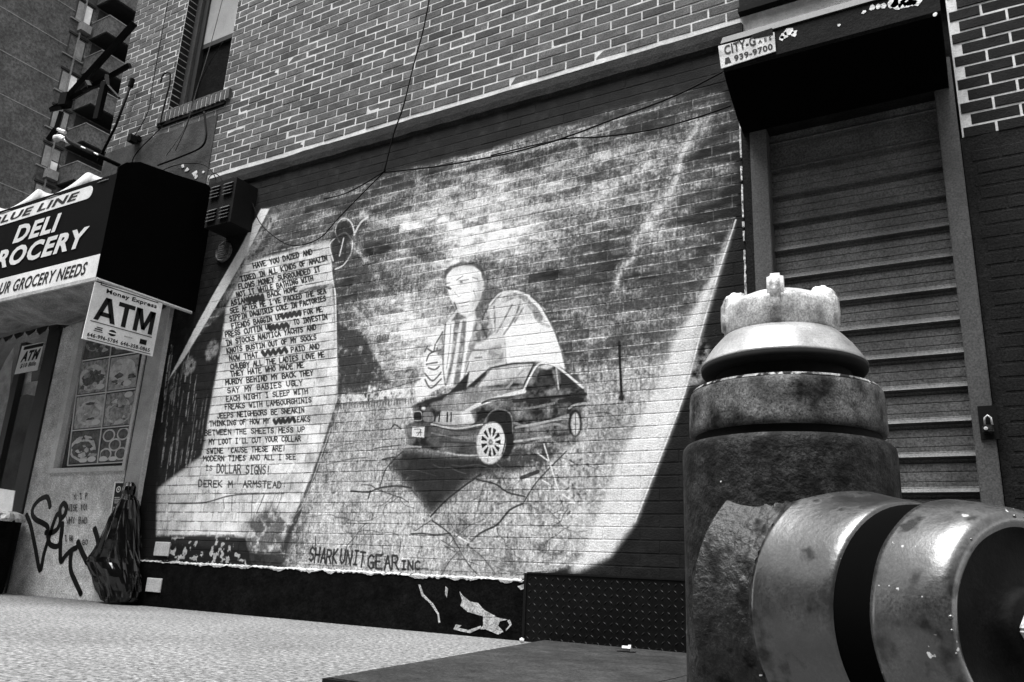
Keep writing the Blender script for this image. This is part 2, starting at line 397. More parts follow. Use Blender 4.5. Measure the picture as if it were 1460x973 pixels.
    skypoly = [(372, 300), (420, 287), (500, 268), (560, 246), (640, 228), (700, 214), (760, 192), (812, 178), (870, 158), (930, 143), (1000, 128), (1030, 133), (1046, 160), (1053, 115), (1052, 316), (1018, 395), (985, 500), (930, 660), (870, 790), (745, 826), (405, 812), (300, 620), (240, 545), (300, 440)]
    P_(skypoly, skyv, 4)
    crk = random.Random(77)
    light = lambda: np.clip(.62 + .25 * (n1 - .5), 0, .85)
    for L, wd, al in (([(995, 176), (981, 205), (968, 232), (962, 262), (946, 293), (925, 322)], 11, .6), ([(925, 322), (905, 345), (903, 368), (885, 383), (880, 409)], 8, .55),
                      ([(724, 307), (760, 298), (800, 292), (840, 286), (880, 262), (930, 232)], 16, .45), ([(516, 305), (532, 313), (548, 317), (570, 318), (600, 302), (640, 290), (680, 284)], 8, .5),
                      ([(640, 300), (690, 292), (740, 290)], 20, .4), ([(500, 345), (530, 385), (545, 420), (530, 440), (550, 470)], 9, .45), ([(505, 440), (530, 470), (540, 520), (560, 540)], 10, .4),
                      ([(850, 225), (890, 215), (940, 205), (985, 205)], 16, .35), ([(940, 296), (915, 330), (930, 335)], 14, .4), ([(1010, 170), (1000, 190)], 8, .4), ([(680, 225), (740, 214), (800, 200), (860, 182)], 9, .35)):
        S_(L, wd * 1.5, light(), al * .6, wd * 1.2, np.clip(gritty + .15, 0, 1)); S_(L, wd * .55, .6, min(1, al * 1.25), 4.5, np.clip(gritty + .35, 0, 1))
    # dark figure shade left of the man, behind the scroll
    P_([(481, 461), (516, 473), (525, 493), (545, 525), (558, 548), (480, 556)], .03, 3, .95, np.clip(gritty + .4, 0, 1))
    P_([(490, 400), (520, 372), (560, 390), (600, 385), (640, 372), (600, 420), (530, 425)], .04, 6, .8, np.clip((ns - .35) * 4, 0, 1))
    P_([(820, 390), (900, 372), (980, 360), (975, 470), (880, 500), (830, 440)], .05, 10, .6, np.clip((ns - .35) * 4, 0, 1))
    # ---- pavement painted below the horizon
    floorv = np.clip(.38 + .5 * (n1 - .5) + .25 * (n3 - .5), .1, .85) * (1 - .3 * joint * (n2 > .5))
    P_([(470, 580), (600, 568), (700, 560), (840, 545), (1000, 530), (960, 600), (925, 690), (870, 790), (745, 826), (560, 820), (405, 812), (420, 740), (450, 660)], floorv, 3)
    P_([(478, 562), (524, 560), (526, 549), (545, 556), (575, 552), (610, 540), (612, 566), (478, 576)], .75, 1, .85, scratch)
    S_([(478, 562), (520, 561), (560, 553), (602, 540)], 1.4, .06)
    for k in range(34): S_([(474 + k * 4, 577 - k * .33), (474 + k * 4, 584 - k * .33)], 1.6, .05, .8)
    S_([(472, 577), (600, 568)], 1.2, .1)
    P_([(820, 525), (985, 512), (980, 534), (830, 548)], .6, 3, .7, scratch)
    for k in range(36): S_([(834 + k * 4, 543 - k * .2), (834 + k * 4, 549 - k * .2)], 1.7, .06, .75 * random.random())
    for k in range(4): S_([(838, 528 + k * 4), (985, 516 + k * 4)], 1, .2, .5)
    LAMP = 1; S_([(868, 499), (884, 495), (905, 497)], 5, .06, .5, 3)
    P_([(838, 530), (870, 545), (862, 640), (838, 640)], .3, 6, .35)
    P_([(600, 440), (700, 440), (700, 560), (600, 560)], .6, 14, .5)
    drag = value_noise(S, 16, 51, 4, .7, .22); fine = value_noise(S, 3.2, 52, 2, .7)
    def grit(k):
        lum = np.clip(img, 0, 1); midw = np.clip(lum / .10, .25, 1) * np.clip(1.25 - lum * 1.6, .25, 1)
        img[:] = np.clip(img * np.exp(k * midw * (2.4 * (drag - .5) + 2.6 * (fine - .5) + .8 * (nv - .5))), .0025, .88)
    grit(.55)
    # ---- the man
    z1 = z(540, 350, .25); z3 = z(590, 350, .257)
    P_(z1([(250, 560), (340, 470), (375, 480), (375, 800), (310, 835), (215, 900), (205, 800), (262, 740)]), .8, 1, .95)
    full = np.clip(gritty + .45, 0, 1)
    P_(z3([(175, 440), (235, 360), (330, 370), (430, 315), (490, 262), (570, 252), (650, 282), (710, 340), (770, 450), (820, 580), (845, 700), (780, 668), (660, 650), (420, 680), (300, 790), (175, 790), (160, 640)]), .62, 1, .97)
    P_(z3([(400, 215), (450, 225), (500, 250), (440, 330), (405, 350), (445, 480), (400, 525), (328, 555), (328, 470), (345, 400), (330, 365), (370, 300)]), .10, 2, .92, full)
    P_(z3([(500, 455), (560, 420), (700, 408), (765, 465), (820, 600), (838, 690), (780, 662), (660, 647), (505, 660)]), .85, 2)
    P_(z3([(330, 575), (400, 560), (490, 500), (505, 560), (500, 655), (400, 672), (300, 780)]), .55, 2, .9); P_(z3([(412, 575), (480, 548), (500, 590), (500, 650), (405, 668)]), .24, 2, .85, full)
    P_(z3([(180, 432), (222, 430), (206, 620), (172, 740), (166, 640)]), .82, 1.5); P_(z3([(226, 418), (256, 416), (236, 560), (212, 690), (184, 775), (176, 770), (205, 640)]), .13, 1.5, .9, full)
    P_(z3([(258, 418), (268, 418), (246, 600), (214, 770), (200, 770)]), .7, 1.2); P_(z3([(270, 416), (292, 424), (284, 540), (250, 780), (218, 780), (248, 610)]), .12, 1.5, .9, full)
    P_(z3([(296, 400), (332, 388), (322, 500), (270, 770), (254, 770), (286, 560)]), .85, 1.2); P_(z3([(330, 470), (338, 560), (300, 640), (272, 740), (300, 560)]), .2, 1.5, .85, full)
    P_(z3([(208, 420), (240, 372), (295, 402), (255, 414)]), .07, 1.2, .9); P_(z3([(235, 345), (340, 350), (335, 385), (296, 402)]), .6, 1.5, .8)
    for L, wd, v in (([(500, 300), (590, 276), (650, 330), (700, 405)], 9, .13), ([(592, 312), (560, 400), (500, 492)], 3.4, .07), ([(545, 330), (485, 440), (462, 482)], 3, .10), ([(605, 350), (560, 425)], 3, .12), ([(410, 345), (378, 430), (402, 505)], 3, .04), ([(446, 340), (452, 480)], 3, .06), ([(470, 310), (430, 400)], 3, .6),
                     ([(505, 520), (512, 655)], 2, .12), ([(330, 580), (400, 585)], 3, .15), ([(340, 625), (375, 622)], 2.4, .05), ([(305, 650), (270, 760)], 2.4, .10), ([(175, 430), (166, 560), (162, 680), (176, 775)], 2.2, .04), ([(205, 440), (198, 560), (180, 690)], 1.6, .2), ([(640, 290), (720, 360)], 5, .8), ([(420, 330), (480, 268), (560, 254), (640, 282)], 2.6, .82), ([(650, 282), (700, 330), (765, 440), (812, 560), (846, 700)], 2.8, .04), ([(690, 330), (752, 440), (800, 560)], 2.4, .85), ([(660, 360), (690, 420), (750, 450)], 4, .22)):
        S_(z3(L), wd, v, .8, 2.4, full)
    for L in ([(62, 745), (95, 792), (152, 742)], [(62, 712), (105, 752), (150, 706)], [(80, 680), (115, 690), (140, 672)], [(78, 575), (108, 590), (118, 550)], [(125, 540), (160, 480)], [(70, 640), (90, 600), (150, 580)], [(70, 660), (130, 650)], [(60, 590), (75, 560)]): S_(z3(L), 2.6, .04, .9)
    P_(z3([(115, 590), (165, 470), (165, 640), (140, 620)]), .10, 1.5, .85, full); P_(z3([(0, 560), (60, 530), (110, 545), (60, 600), (0, 600)]), .1, 3, .6, gritty)
    P_(z3([(178, 160), (215, 122), (270, 104), (330, 108), (372, 140), (388, 210), (372, 290), (342, 350), (300, 388), (262, 380), (232, 345), (202, 300), (183, 230)]), .86, 1)
    P_(z3([(168, 200), (168, 150), (195, 118), (250, 94), (330, 92), (380, 120), (400, 180), (392, 215), (376, 150), (330, 116), (270, 112), (215, 130), (184, 165)]), .05, 1, .92)
    P_(z3([(345, 140), (388, 200), (372, 300), (340, 352), (320, 340), (352, 250)]), .4, 4, .5); P_(z3([(205, 300), (235, 345), (262, 380), (250, 330)]), .35, 3, .6)
    E_(z3([(264, 204)])[0], 2.2, 1.6, .02); E_(z3([(192, 236)])[0], 1.8, 2.2, .02)
    for L, wd, v in (([(238, 192), (272, 170)], 1.8, .05), ([(250, 198), (280, 194), (304, 190)], 1.7, .08), ([(182, 232), (204, 242)], 3.4, .02), ([(176, 214), (198, 208)], 2.2, .06), ([(326, 178), (352, 186)], 2, .1), ([(226, 262), (246, 284), (262, 279)], 1.4, .3), ([(252, 322), (280, 318), (312, 308)], 1.7, .18), ([(262, 340), (300, 332)], 1.8, .25), ([(224, 318), (238, 352)], 3, .05), ([(374, 128), (380, 178)], 2.4, .02), ([(404, 182), (420, 148)], 2.8, .02), ([(330, 250), (345, 290)], 2, .3)):
        S_(z3(L), wd * .85, v + .03, .88, 1.8)
    P_(z3([(310, 120), (388, 190), (380, 290), (340, 352), (300, 386), (330, 300), (345, 220)]), .3, 6, .45); P_(z3([(240, 205), (290, 200), (300, 225), (250, 230)]), .35, 4, .45); P_(z3([(225, 300), (250, 350), (300, 385), (320, 350), (260, 335)]), .3, 5, .45); P_(z3([(183, 150), (260, 105), (350, 112), (330, 130), (230, 140)]), .25, 5, .5)
    # ---- the car
    z2 = z(540, 500, .25)
    P_(z2([(150, 555), (55, 650), (120, 740), (220, 840), (290, 945), (400, 860), (470, 790), (560, 720), (780, 690), (700, 600), (380, 590)]), np.clip(.012 + .09 * (n2 - .42), .004, .3), 8, .97)
    P_(z2([(170, 600), (330, 620), (560, 640), (520, 720), (400, 800), (290, 880), (200, 760)]), .01, 6, .6, gritty)
    P_(z2([(640, 740), (560, 860), (420, 880), (520, 760)]), .12, 8, .6, gritty)
    P_(z2([(760, 560), (1080, 480), (1180, 500), (1060, 560), (900, 690), (720, 690), (700, 640)]), .02, 4, .9, np.clip(gritty + .4, 0, 1))
    body = [(185, 320), (240, 290), (320, 265), (500, 212), (560, 160), (630, 98), (760, 70), (890, 62), (970, 70), (1040, 95), (1110, 145), (1168, 205), (1182, 260), (1192, 300), (1160, 340), (1155, 440), (1090, 485), (960, 500), (780, 550), (700, 600), (560, 600), (380, 580), (160, 545), (148, 430), (200, 405), (195, 340)]
    P_(z2(body), np.clip(.07 + .45 * (nv - .48) + .2 * (n2 - .5), .008, .35), 1)
    P_(z2([(565, 205), (645, 105), (780, 78), (882, 76), (832, 190), (780, 182), (640, 200)]), np.clip(.46 + .4 * (nv - .5), .1, .8), 1)
    P_(z2([(700, 200), (740, 165), (800, 160), (822, 190), (790, 180)]), .12, 2, .8)
    P_(z2([(340, 268), (520, 218), (830, 205), (740, 245), (600, 298), (500, 335), (330, 345), (290, 310)]), np.clip(.26 + .4 * (nv - .5), .05, .8), 2)
    P_(z2([(190, 318), (320, 268), (500, 222), (520, 115), (360, 285), (280, 300)]), .015, 1)
    P_(z2([(500, 210), (620, 110), (610, 140), (540, 210)]), .015, 1)
    S_(z2([(500, 345), (590, 300), (740, 252), (830, 232)]), 5.5, .7, .95, 2)
    for L, wd, v in (([(828, 222), (900, 88), (960, 74), (1025, 98), (1165, 212)], 2.6, .75), ([(885, 75), (830, 190)], 2, .02), ([(640, 100), (760, 76), (885, 70)], 2, .03), ([(590, 300), (640, 280), (760, 265)], 3, .03), ([(700, 250), (820, 115)], 3, .3),
                     ([(770, 290), (900, 275), (1180, 250)], 4, .012), ([(850, 290), (900, 295)], 5, .01), ([(1030, 290), (1070, 285)], 5, .01), ([(770, 410), (860, 430), (1080, 370)], 3, .25), ([(780, 440), (1090, 380)], 2.5, .4), ([(770, 520), (980, 490)], 2.5, .6), ([(760, 330), (850, 330), (1000, 300)], 3, .18), ([(870, 450), (1000, 420), (1075, 440)], 3, .35)):
        S_(z2(L), wd * 1.15, v, .95)
    P_(z2([(868, 228), (915, 112), (985, 104), (1015, 212), (950, 225)]), np.clip(.02 + .12 * (n2 - .5), .005, .2), 1)
    P_(z2([(1042, 218), (1032, 122), (1080, 150), (1135, 205), (1100, 218)]), .02, 1)
    S_(z2([(1012, 100), (1026, 222)]), 2.2, .4); P_(z2([(905, 95), (950, 80), (1000, 90), (960, 108)]), .7, 1.5, .8)
    P_(z2([(835, 225), (850, 200), (875, 205), (870, 235)]), .01, 1)
    P_(z2([(770, 450), (1078, 392), (1082, 470), (960, 495), (780, 545)]), .2, 2, .7, scratch)
    P_(z2([(310, 408), (360, 345), (520, 345), (548, 410), (500, 438), (420, 438)]), .5, 1.5)
    P_(z2([(465, 355), (520, 350), (545, 405), (480, 415)]), .85, 2)
    for k in range(5): S_(z2([(325 + k * 22, 355), (320 + k * 23, 405)]), 2.6, .02 if k != 2 else .6)
    E_(z2([(222, 375)])[0], 6, 8, .01); S_(z2([(198, 350), (240, 350), (245, 395), (205, 400)]), 1.3, .4)
    E_(z2([(278, 378)])[0], 8, 9, .18); S_(z2([(250, 350), (310, 350), (312, 405), (255, 405), (250, 350)]), 1.2, .01); E_(z2([(255, 330)])[0], 3, 2.2, .7)
    P_(z2([(285, 425), (590, 430), (560, 590), (380, 572), (270, 520)]), np.clip(.13 + .2 * (nv - .5), .02, .5), 2, .9)
    for L, wd, v in (([(300, 420), (440, 445), (590, 420)], 2.4, .75), ([(310, 430), (450, 458), (590, 440)], 2, .02), ([(300, 470), (460, 500), (580, 490)], 2, .3), ([(350, 520), (560, 530)], 3, .04), ([(380, 580), (460, 597), (560, 598)], 2, .7), ([(165, 545), (240, 550)], 2, .6), ([(150, 430), (165, 540)], 3, .3)): S_(z2(L), wd, v, .85)
    P_(z2([(190, 436), (262, 434), (258, 498), (188, 490)]), .85, .6)
    for L in ([(205, 450), (240, 450), (220, 485)], [(215, 470), (245, 468)], [(240, 455), (238, 485)]): S_(z2(L), 1.4, .1)
    E_(z2([(690, 450)])[0], 20, 29, .008, 1); E_(z2([(715, 500)])[0], 14, 30, .01, 1); S_(z2([(600, 415), (640, 350), (700, 335), (755, 370), (765, 470)]), 2, .25, .6)
    E_(z2([(640, 528)])[0], 20.5, 30, .83, 1, rot=.12)
    for k in range(11):
        t = k * 2 * math.pi / 11; c, s_ = math.cos(t), math.sin(t)
        pt = lambda rr, dt: (640 + 80 * rr * math.cos(t + dt) * .82, 522 + 118 * rr * math.sin(t + dt) * .82)
        P_(z2([pt(.36, -.1), pt(.86, -.17), pt(.86, .17), pt(.36, .1)]), .015, .6)
    E_(z2([(638, 522)])[0], 3.2, 4, .05); E_(z2([(638, 522)])[0], 1.4, 2, .7)
    S_(z2([(700, 420), (722, 500), (705, 590)]), 2, .02)
    E_(z2([(1120, 415)])[0], 10, 20, .01); E_(z2([(1122, 420)])[0], 6, 16, .55); S_(z2([(1122, 360), (1122, 480)]), 1.2, .05); S_(z2([(1112, 420), (1135, 420)]), 1.2, .05)
    S_(z2([(1085, 330), (1120, 310), (1190, 300)]), 3, .5, .7)
    # ---- cracks, chips and pits in the painted pavement
    z4 = z(400, 600, .2911)
    for L, wd, v in (([(345, 345), (430, 350), (485, 330), (570, 320), (640, 330)], 1.8, .04), ([(485, 330), (510, 250), (545, 200), (600, 150)], 1.5, .06), ([(430, 380), (440, 345)], 2, .05), ([(735, 470), (790, 410), (860, 350), (980, 262)], 2, .02), ([(742, 490), (800, 530), (832, 560)], 1.6, .05),
                     ([(640, 555), (700, 553), (760, 560), (830, 552)], 1.8, .05), ([(915, 610), (980, 550), (1060, 510), (1120, 440), (1190, 405)], 2.2, .02), ([(960, 290), (1050, 310), (1110, 350), (1195, 372)], 1.8, .03), ([(1195, 395), (1240, 320), (1300, 250), (1400, 150)], 1.6, .05), ([(590, 580), (582, 645)], 1.3, .1),
                     ([(915, 610), (980, 660), (1030, 720), (1060, 760)], 1.5, .08), ([(832, 555), (870, 620), (910, 690), (960, 750)], 1.5, .08), ([(860, 650), (820, 700), (780, 770)], 1.3, .1), ([(640, 340), (700, 400), (740, 440)], 1.2, .15), ([(500, 190), (560, 180), (540, 210)], 2, .06), ([(450, 140), (500, 130), (590, 120)], 1.3, .12), ([(230, 215), (330, 190), (420, 180)], 1.2, .2),
                     ([(210, 150), (350, 110), (460, 105)], 1.1, .3), ([(540, 40), (560, 20), (590, 40)], 1.6, .08), ([(1180, 280), (1260, 250)], 4, .03), ([(660, 540), (735, 490)], 1.2, .1), ([(800, 610), (850, 640), (900, 640)], 1.2, .15)): S_(z4(L), wd * 1.45, v * .6, .95)
    for L in ([(1260, 160), (1330, 210)], [(1290, 115), (1360, 340)], [(1280, 290), (1345, 330)], [(1380, 360), (1440, 405)], [(860, 560), (930, 600), (980, 590)]): S_(z4(L), 2, .8, .9)
    S_([(1.0 * a, b) for a, b in [(840, 590), (870, 590), (890, 612)]], 2.2, .04, .7); E_((900, 612), 5, 3.5, .02)
    for k in range(34):
        x, y = crk.uniform(470, 880), crk.uniform(660, 815); L = [(x, y)]; a_ = crk.uniform(0, 6.28)
        for j in range(crk.randint(3, 6)): a_ += crk.uniform(-.7, .7); x += 13 * math.cos(a_); y += 9 * math.sin(a_); L.append((x, y))
        if all(b < 822 and a + (b - 600) * .42 < 985 for a, b in L): S_(L, crk.uniform(1.1, 2.0), crk.uniform(.02, .12), .85)
    gd = np.clip(.55 * G(880, 610, 40, 60) + .4 * G(640, 640, 120, 60), 0, .5) * np.clip((pv - 560) / 20, 0, 1) * (pu < 985 - (pv - 600) * .42 - 55); img[:] = img * (1 - gd * np.clip(n1 * 1.6, 0, 1))
    pit = ((value_noise(S, 4.5, 21, 2) > .70) & (value_noise(S, 40, 22, 2) > .42)).astype(float)
    zone = np.clip(G(800, 690, 130, 90) * 1.5, 0, 1)
    pm_ = blur(pit, 1) * zone * (pv > 640); img[:] = img * (1 - pm_) + .03 * pm_
    pit2 = (value_noise(S, 4, 31, 2) > .76).astype(float) * G(600, 740, 200, 60); pm_ = blur(pit2, 1); img[:] = img * (1 - .8 * pm_) + .03 * .8 * pm_
    worn = np.clip((hsh - .72) * 4, 0, 1) * (1 - joint) * G(810, 780, 70, 20); worn = np.clip(worn * 1.3, 0, 1) * gritty; img[:] = img * (1 - worn) + .06 * worn
    # ---- right hand curled edge of the painted sheet
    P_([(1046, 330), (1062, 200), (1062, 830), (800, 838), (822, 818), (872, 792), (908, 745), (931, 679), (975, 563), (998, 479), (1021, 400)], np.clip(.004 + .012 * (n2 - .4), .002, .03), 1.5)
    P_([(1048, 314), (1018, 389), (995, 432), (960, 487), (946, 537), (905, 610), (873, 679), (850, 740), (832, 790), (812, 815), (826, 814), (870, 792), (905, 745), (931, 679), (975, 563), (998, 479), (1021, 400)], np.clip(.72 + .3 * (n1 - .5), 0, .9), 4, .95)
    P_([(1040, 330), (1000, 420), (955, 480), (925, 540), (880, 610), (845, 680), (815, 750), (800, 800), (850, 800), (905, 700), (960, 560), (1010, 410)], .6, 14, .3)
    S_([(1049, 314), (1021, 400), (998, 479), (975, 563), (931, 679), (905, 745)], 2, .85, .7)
    P_([(1021, 408), (1012, 408), (988, 480), (994, 480)], .3, 2, .5)
    P_([(1000, 480), (1012, 500), (1000, 545), (980, 552), (992, 500)], .35, 4, .7, gritty)
    # ---- left scroll
    P_([(372, 302), (420, 288), (440, 310), (400, 350), (366, 372), (330, 440), (300, 470), (318, 420), (350, 355)], np.clip(.1 + .3 * (n1 - .4), .01, .6), 4, .8, gritty)
    panel = [(352, 376), (400, 362), (470, 343), (476, 420), (482, 520), (480, 570), (462, 625), (436, 700), (405, 768), (395, 790), (222, 772), (220, 690), (286, 650), (296, 600), (314, 500), (322, 440)]
    P_(panel, np.clip((.66 + .7 * (n1 - .5) + .35 * (nv - .5)) * (.82 + .32 * hsh), .12, .88) * (1 - .6 * joint * (n2 > .4)), 3)
    P_([(240, 545), (282, 480), (322, 440), (314, 500), (296, 600), (288, 650), (222, 700), (226, 620)], np.clip(.012 + .02 * (n2 - .4), .004, .05), 4)
    for k in range(46):
        x = random.uniform(236, 300); y0 = random.uniform(490, 660); ln = random.uniform(20, 75)
        if x < 312 - (y0 - 440) * .35 or True: S_([(x, y0), (x - ln * .08, y0 + ln * .5), (x - ln * .14, y0 + ln)], random.uniform(1, 2.6), random.uniform(.12, .55), .6, 2, scratch)
    E_((270, 522), 8, 14, .35, 3, .8, gritty, .3); E_((302, 500), 8, 16, .3, 3, .8, gritty, .3); E_((246, 560), 5, 12, .2, 3, .7, gritty)
    P_([(372, 298), (384, 298), (352, 362), (318, 420), (288, 470), (262, 512), (240, 542), (276, 472), (304, 420), (340, 358)], .8, 1.5, .95)
    P_([(350, 360), (384, 310), (400, 305), (372, 345), (345, 392), (322, 430)], .45, 3, .7, gritty)
    S_([(478, 330), (476, 400), (482, 480), (485, 560), (472, 605), (456, 655), (436, 705), (408, 775)], 7, .03, .85, 3, np.clip(gritty + .3, 0, 1))
    S_([(471, 372), (474, 400), (478, 420), (479, 470), (480, 540)], 2.4, .7, .8); S_([(472, 610), (458, 650), (440, 700), (425, 730), (400, 750)], 1.6, .5, .6)
    S_([(493, 560), (500, 600), (470, 650), (460, 700), (440, 760)], 9, .1, .4, 6, gritty)
    for L in ([(484, 345), (478, 330), (484, 315), (494, 312), (502, 320), (505, 332)], [(475, 372), (470, 350), (478, 340), (492, 332), (502, 345), (500, 362), (490, 378), (478, 384)]): S_(L, 2, .75, .8)
    P_([(476, 345), (480, 318), (494, 314), (504, 330), (502, 345)], .012, 2, .85); E_((488, 355), 14, 22, .02, 2, .6, gritty)
    S_([(480, 370), (484, 350), (492, 348), (490, 375), (482, 378)], 2.2, .02); S_([(505, 335), (514, 318), (524, 310)], 3, .7, .8)
    S_([(484, 365), (490, 340)], 2, .6)
    for L, a in (([(240, 718), (290, 717), (335, 706), (405, 704)], .9), ([(318, 712), (320, 725)], .6), ([(331, 708), (330, 728)], .6), ([(360, 706), (358, 740)], .7), ([(377, 705), (366, 732)], .9), ([(392, 706), (380, 740)], .5), ([(402, 706), (392, 735)], .6)): S_(L, 2, .04, a)
    for k in range(26):
        x = random.uniform(228, 400); y0 = random.uniform(712, 735); S_([(x, y0), (x - 2, y0 + random.uniform(10, 38))], random.uniform(1, 3), .25, .35, 2)
    for k in range(14):
        x = random.uniform(360, 430); y0 = random.uniform(650, 700); S_([(x, y0), (x - 22, y0 + 40)], 1.2, .3, .5)
    P_([(352, 745), (385, 720), (415, 735), (440, 720), (410, 790), (402, 815), (345, 810)], .03, 9, .85, np.clip(gritty + .3, 0, 1))
    P_([(455, 700), (440, 730), (425, 800), (402, 818), (412, 770)], .05, 6, .7, gritty)
    flake = np.clip((value_noise(S, 12, 41, 3) - .60) * 12, 0, 1)
    P_([(200, 764), (300, 764), (350, 766), (362, 818), (200, 806)], np.clip(.006 + .4 * flake * (n1 > .45), .004, .5), 2.5, .98)
    S_([(225, 764), (270, 765), (340, 764)], 4, .02, .8, 3, gritty)
    P_([(205, 640), (226, 640), (222, 800), (200, 800)], .008, 4)
    # bottom edge of pale render
    S_([(402, 812), (470, 820), (560, 826), (640, 824), (742, 826)], 6, .6, .8, 3, gritty); S_([(450, 816), (520, 823), (600, 828), (740, 828)], 2, .04, .7, 2, gritty)
    P_([(640, 795), (680, 760), (740, 790), (745, 826), (620, 824)], .2, 8, .55, gritty)
    # ---- handwriting
    rows = [("HAVE YOU DAZED AND", (362, 383), (447, 362)), ("TIRED IN ALL KINDS OF AMAZIN", (344, 402), (468, 371)), ("FLOWS MONEY SURROUNDED IT", (341, 413), (458, 387)), ("NOT IT WHILE BATHING WITH", (338, 424), (448, 400)),
            ("ASIAN      BACK HOME", (330, 436), (425, 415)), ("SEE AFTER ME I'VE PACKED THE SEA", (329, 447), (466, 418)), ("SIPPIN DAQUIRIS COKE IN FACTORIES", (328, 458), (466, 429)), ("FIENDS BAGGIN UP       FOR ME", (331, 469), (461, 444)),
            ("PRESS CUTTIN UP       TO INVESTIN", (322, 481), (468, 455)), ("IN STOCKS NAUTICA YACHTS AND", (323, 493), (452, 470)), ("KNOTS BUSTIN OUT OF MY SOCKS", (324, 504), (452, 484)), ("NOW THAT         PAID AND", (328, 515), (457, 497)),
            ("CHUBBY ALL THE LADIES LOVE ME", (329, 527), (464, 509)), ("THEY HATE WHO MADE ME", (329, 537), (434, 524)), ("MURDY BEHIND MY BACK THEY", (322, 549), (448, 535)), ("SAY MY BABIES UGLY", (325, 561), (433, 549)), ("EACH NIGHT I SLEEP WITH", (323, 573), (440, 561)),
            ("FREAKS WITH LAMBOURGHINIS", (321, 584), (445, 574)), ("JEEPS NEIGHBORS BE SNEAKIN", (310, 597), (435, 588)), ("THINKING OF HOW MY       LEAKS", (299, 608), (443, 601)), ("BETWEEN THE SHEETS MESS UP", (292, 621), (436, 616)), ("MY LOOT I'LL CUT YOUR COLLAR", (298, 634), (430, 629)),
            ("SWINE 'CAUSE THESE ARE!", (295, 647), (408, 643)), ("MODERN TIMES AND ALL I SEE", (290, 658), (423, 655))]
    for s, a, b in rows:
        h = 7.2
        for i, st in enumerate(text_strokes(s, a, b, h)): S_(st, 2.1 if a[1] < 560 else 1.9, .012, .97, 1, smooth=False)
    for st in text_strokes("IS", (293, 671), (304, 671), 7): S_(st, 1.6, .03, .9, 1, smooth=False)
    for st in text_strokes("DOLLAR SIGNS!", (309, 674), (386, 677), 12): S_(st, 2.2, .03, .95, 1, smooth=False)
    for st in text_strokes("DEREK M. ARMSTEAD:", (283, 694), (410, 696), 9): S_(st, 2.1, .03, .95, 1, smooth=False)
    for st in text_strokes("5-5-76 : 5-2-97", (288, 706), (352, 704), 6.5): S_(st, 1.1, .2, .8, 1, smooth=False)
    for c, rx, ry, ro in (((365, 426), 10, 6, -.2), ((415, 449), 13, 4.5, -.2), ((397, 466), 14, 5, -.15), ((392, 502), 17, 5.5, -.15), ((405, 600), 15, 5, -.1)): S_([(c[0] - rx + (2 * rx) * j / 9 + random.uniform(-1, 1), c[1] + (2 * rx * j / 9 - rx) * ro + (ry * .5 if j % 2 else -ry * .5)) for j in range(10)], 5.5, .008, .97, 2)
    S_([(428, 417), (445, 412), (470, 408), (500, 406)], 6, .02, .85, 3, np.clip(gritty + .4, 0, 1))
    for s, a, b, h in (("SHARK", (440, 800), (482, 805), 20), ("UNIT", (484, 803), (521, 808), 20), ("GEAR", (524, 811), (571, 812), 20), ("INC", (572, 812), (601, 813), 12)):
        for st in text_strokes(s, a, b, h): S_([(p[0], p[1]) for p in st], 3.4, .012, .95, 1.2, smooth=False)
    for k in range(9):
        x = 441 + k * 15; S_([(x, 788), (x + 4, 804)], 1.4, .03, .7)
    S_([(449, 785), (450, 765)], 2, .02); S_([(588, 811), (610, 811)], 2, .04, .8)
    S_([(883, 488), (884, 520), (886, 562)], 3.8, .006, 1); E_((886, 567), 4.5, 5.5, .012)
    grit(.42)
    # dark painted band over the top and plain outer margins keep their base colour
    im = bpy.data.images.new('mural_paint', IW, IH, alpha=False, float_buffer=True, is_data=True)
    buf = np.ones((IH, IW, 4), np.float32); buf[..., :3] = img[..., None]
    im.pixels.foreach_set(buf.ravel()); im.update(); im.pack()
    return im
def mural_material():
    m = mat('mural_paint_on_brick', .9, 1.1, 18, .85, .5, 90, .45, 220, bdist=.006, spec=.2)
    t = m.node_tree; N = t.nodes; L = t.links; b = N['Principled BSDF']
    src = b.inputs['Base Color'].links[0].from_socket
    geo = N.new('ShaderNodeNewGeometry'); sep = N.new('ShaderNodeSeparateXYZ'); L.new(geo.outputs['Position'], sep.inputs[0])
    cmb = N.new('ShaderNodeCombineXYZ')
    for k, (o, a, s) in enumerate((('X', MX0, IW * TX), ('Z', MZ0, IH * TX))):
        r = N.new('ShaderNodeMapRange'); r.clamp = False; r.inputs[1].default_value = a; r.inputs[2].default_value = a + s
        L.new(sep.outputs[o], r.inputs[0]); L.new(r.outputs[0], cmb.inputs[k])
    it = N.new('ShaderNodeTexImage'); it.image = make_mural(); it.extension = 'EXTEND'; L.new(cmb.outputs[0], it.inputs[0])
    mu = N.new('ShaderNodeMath'); mu.operation = 'MULTIPLY'; L.new(it.outputs[0], mu.inputs[0]); L.new(src, mu.inputs[1])
    mn = N.new('ShaderNodeMath'); mn.operation = 'MINIMUM'; mn.inputs[1].default_value = .88; L.new(mu.outputs[0], mn.inputs[0])
    L.new(mn.outputs[0], b.inputs['Base Color'])
    return m
MT['mural'] = mural_material()

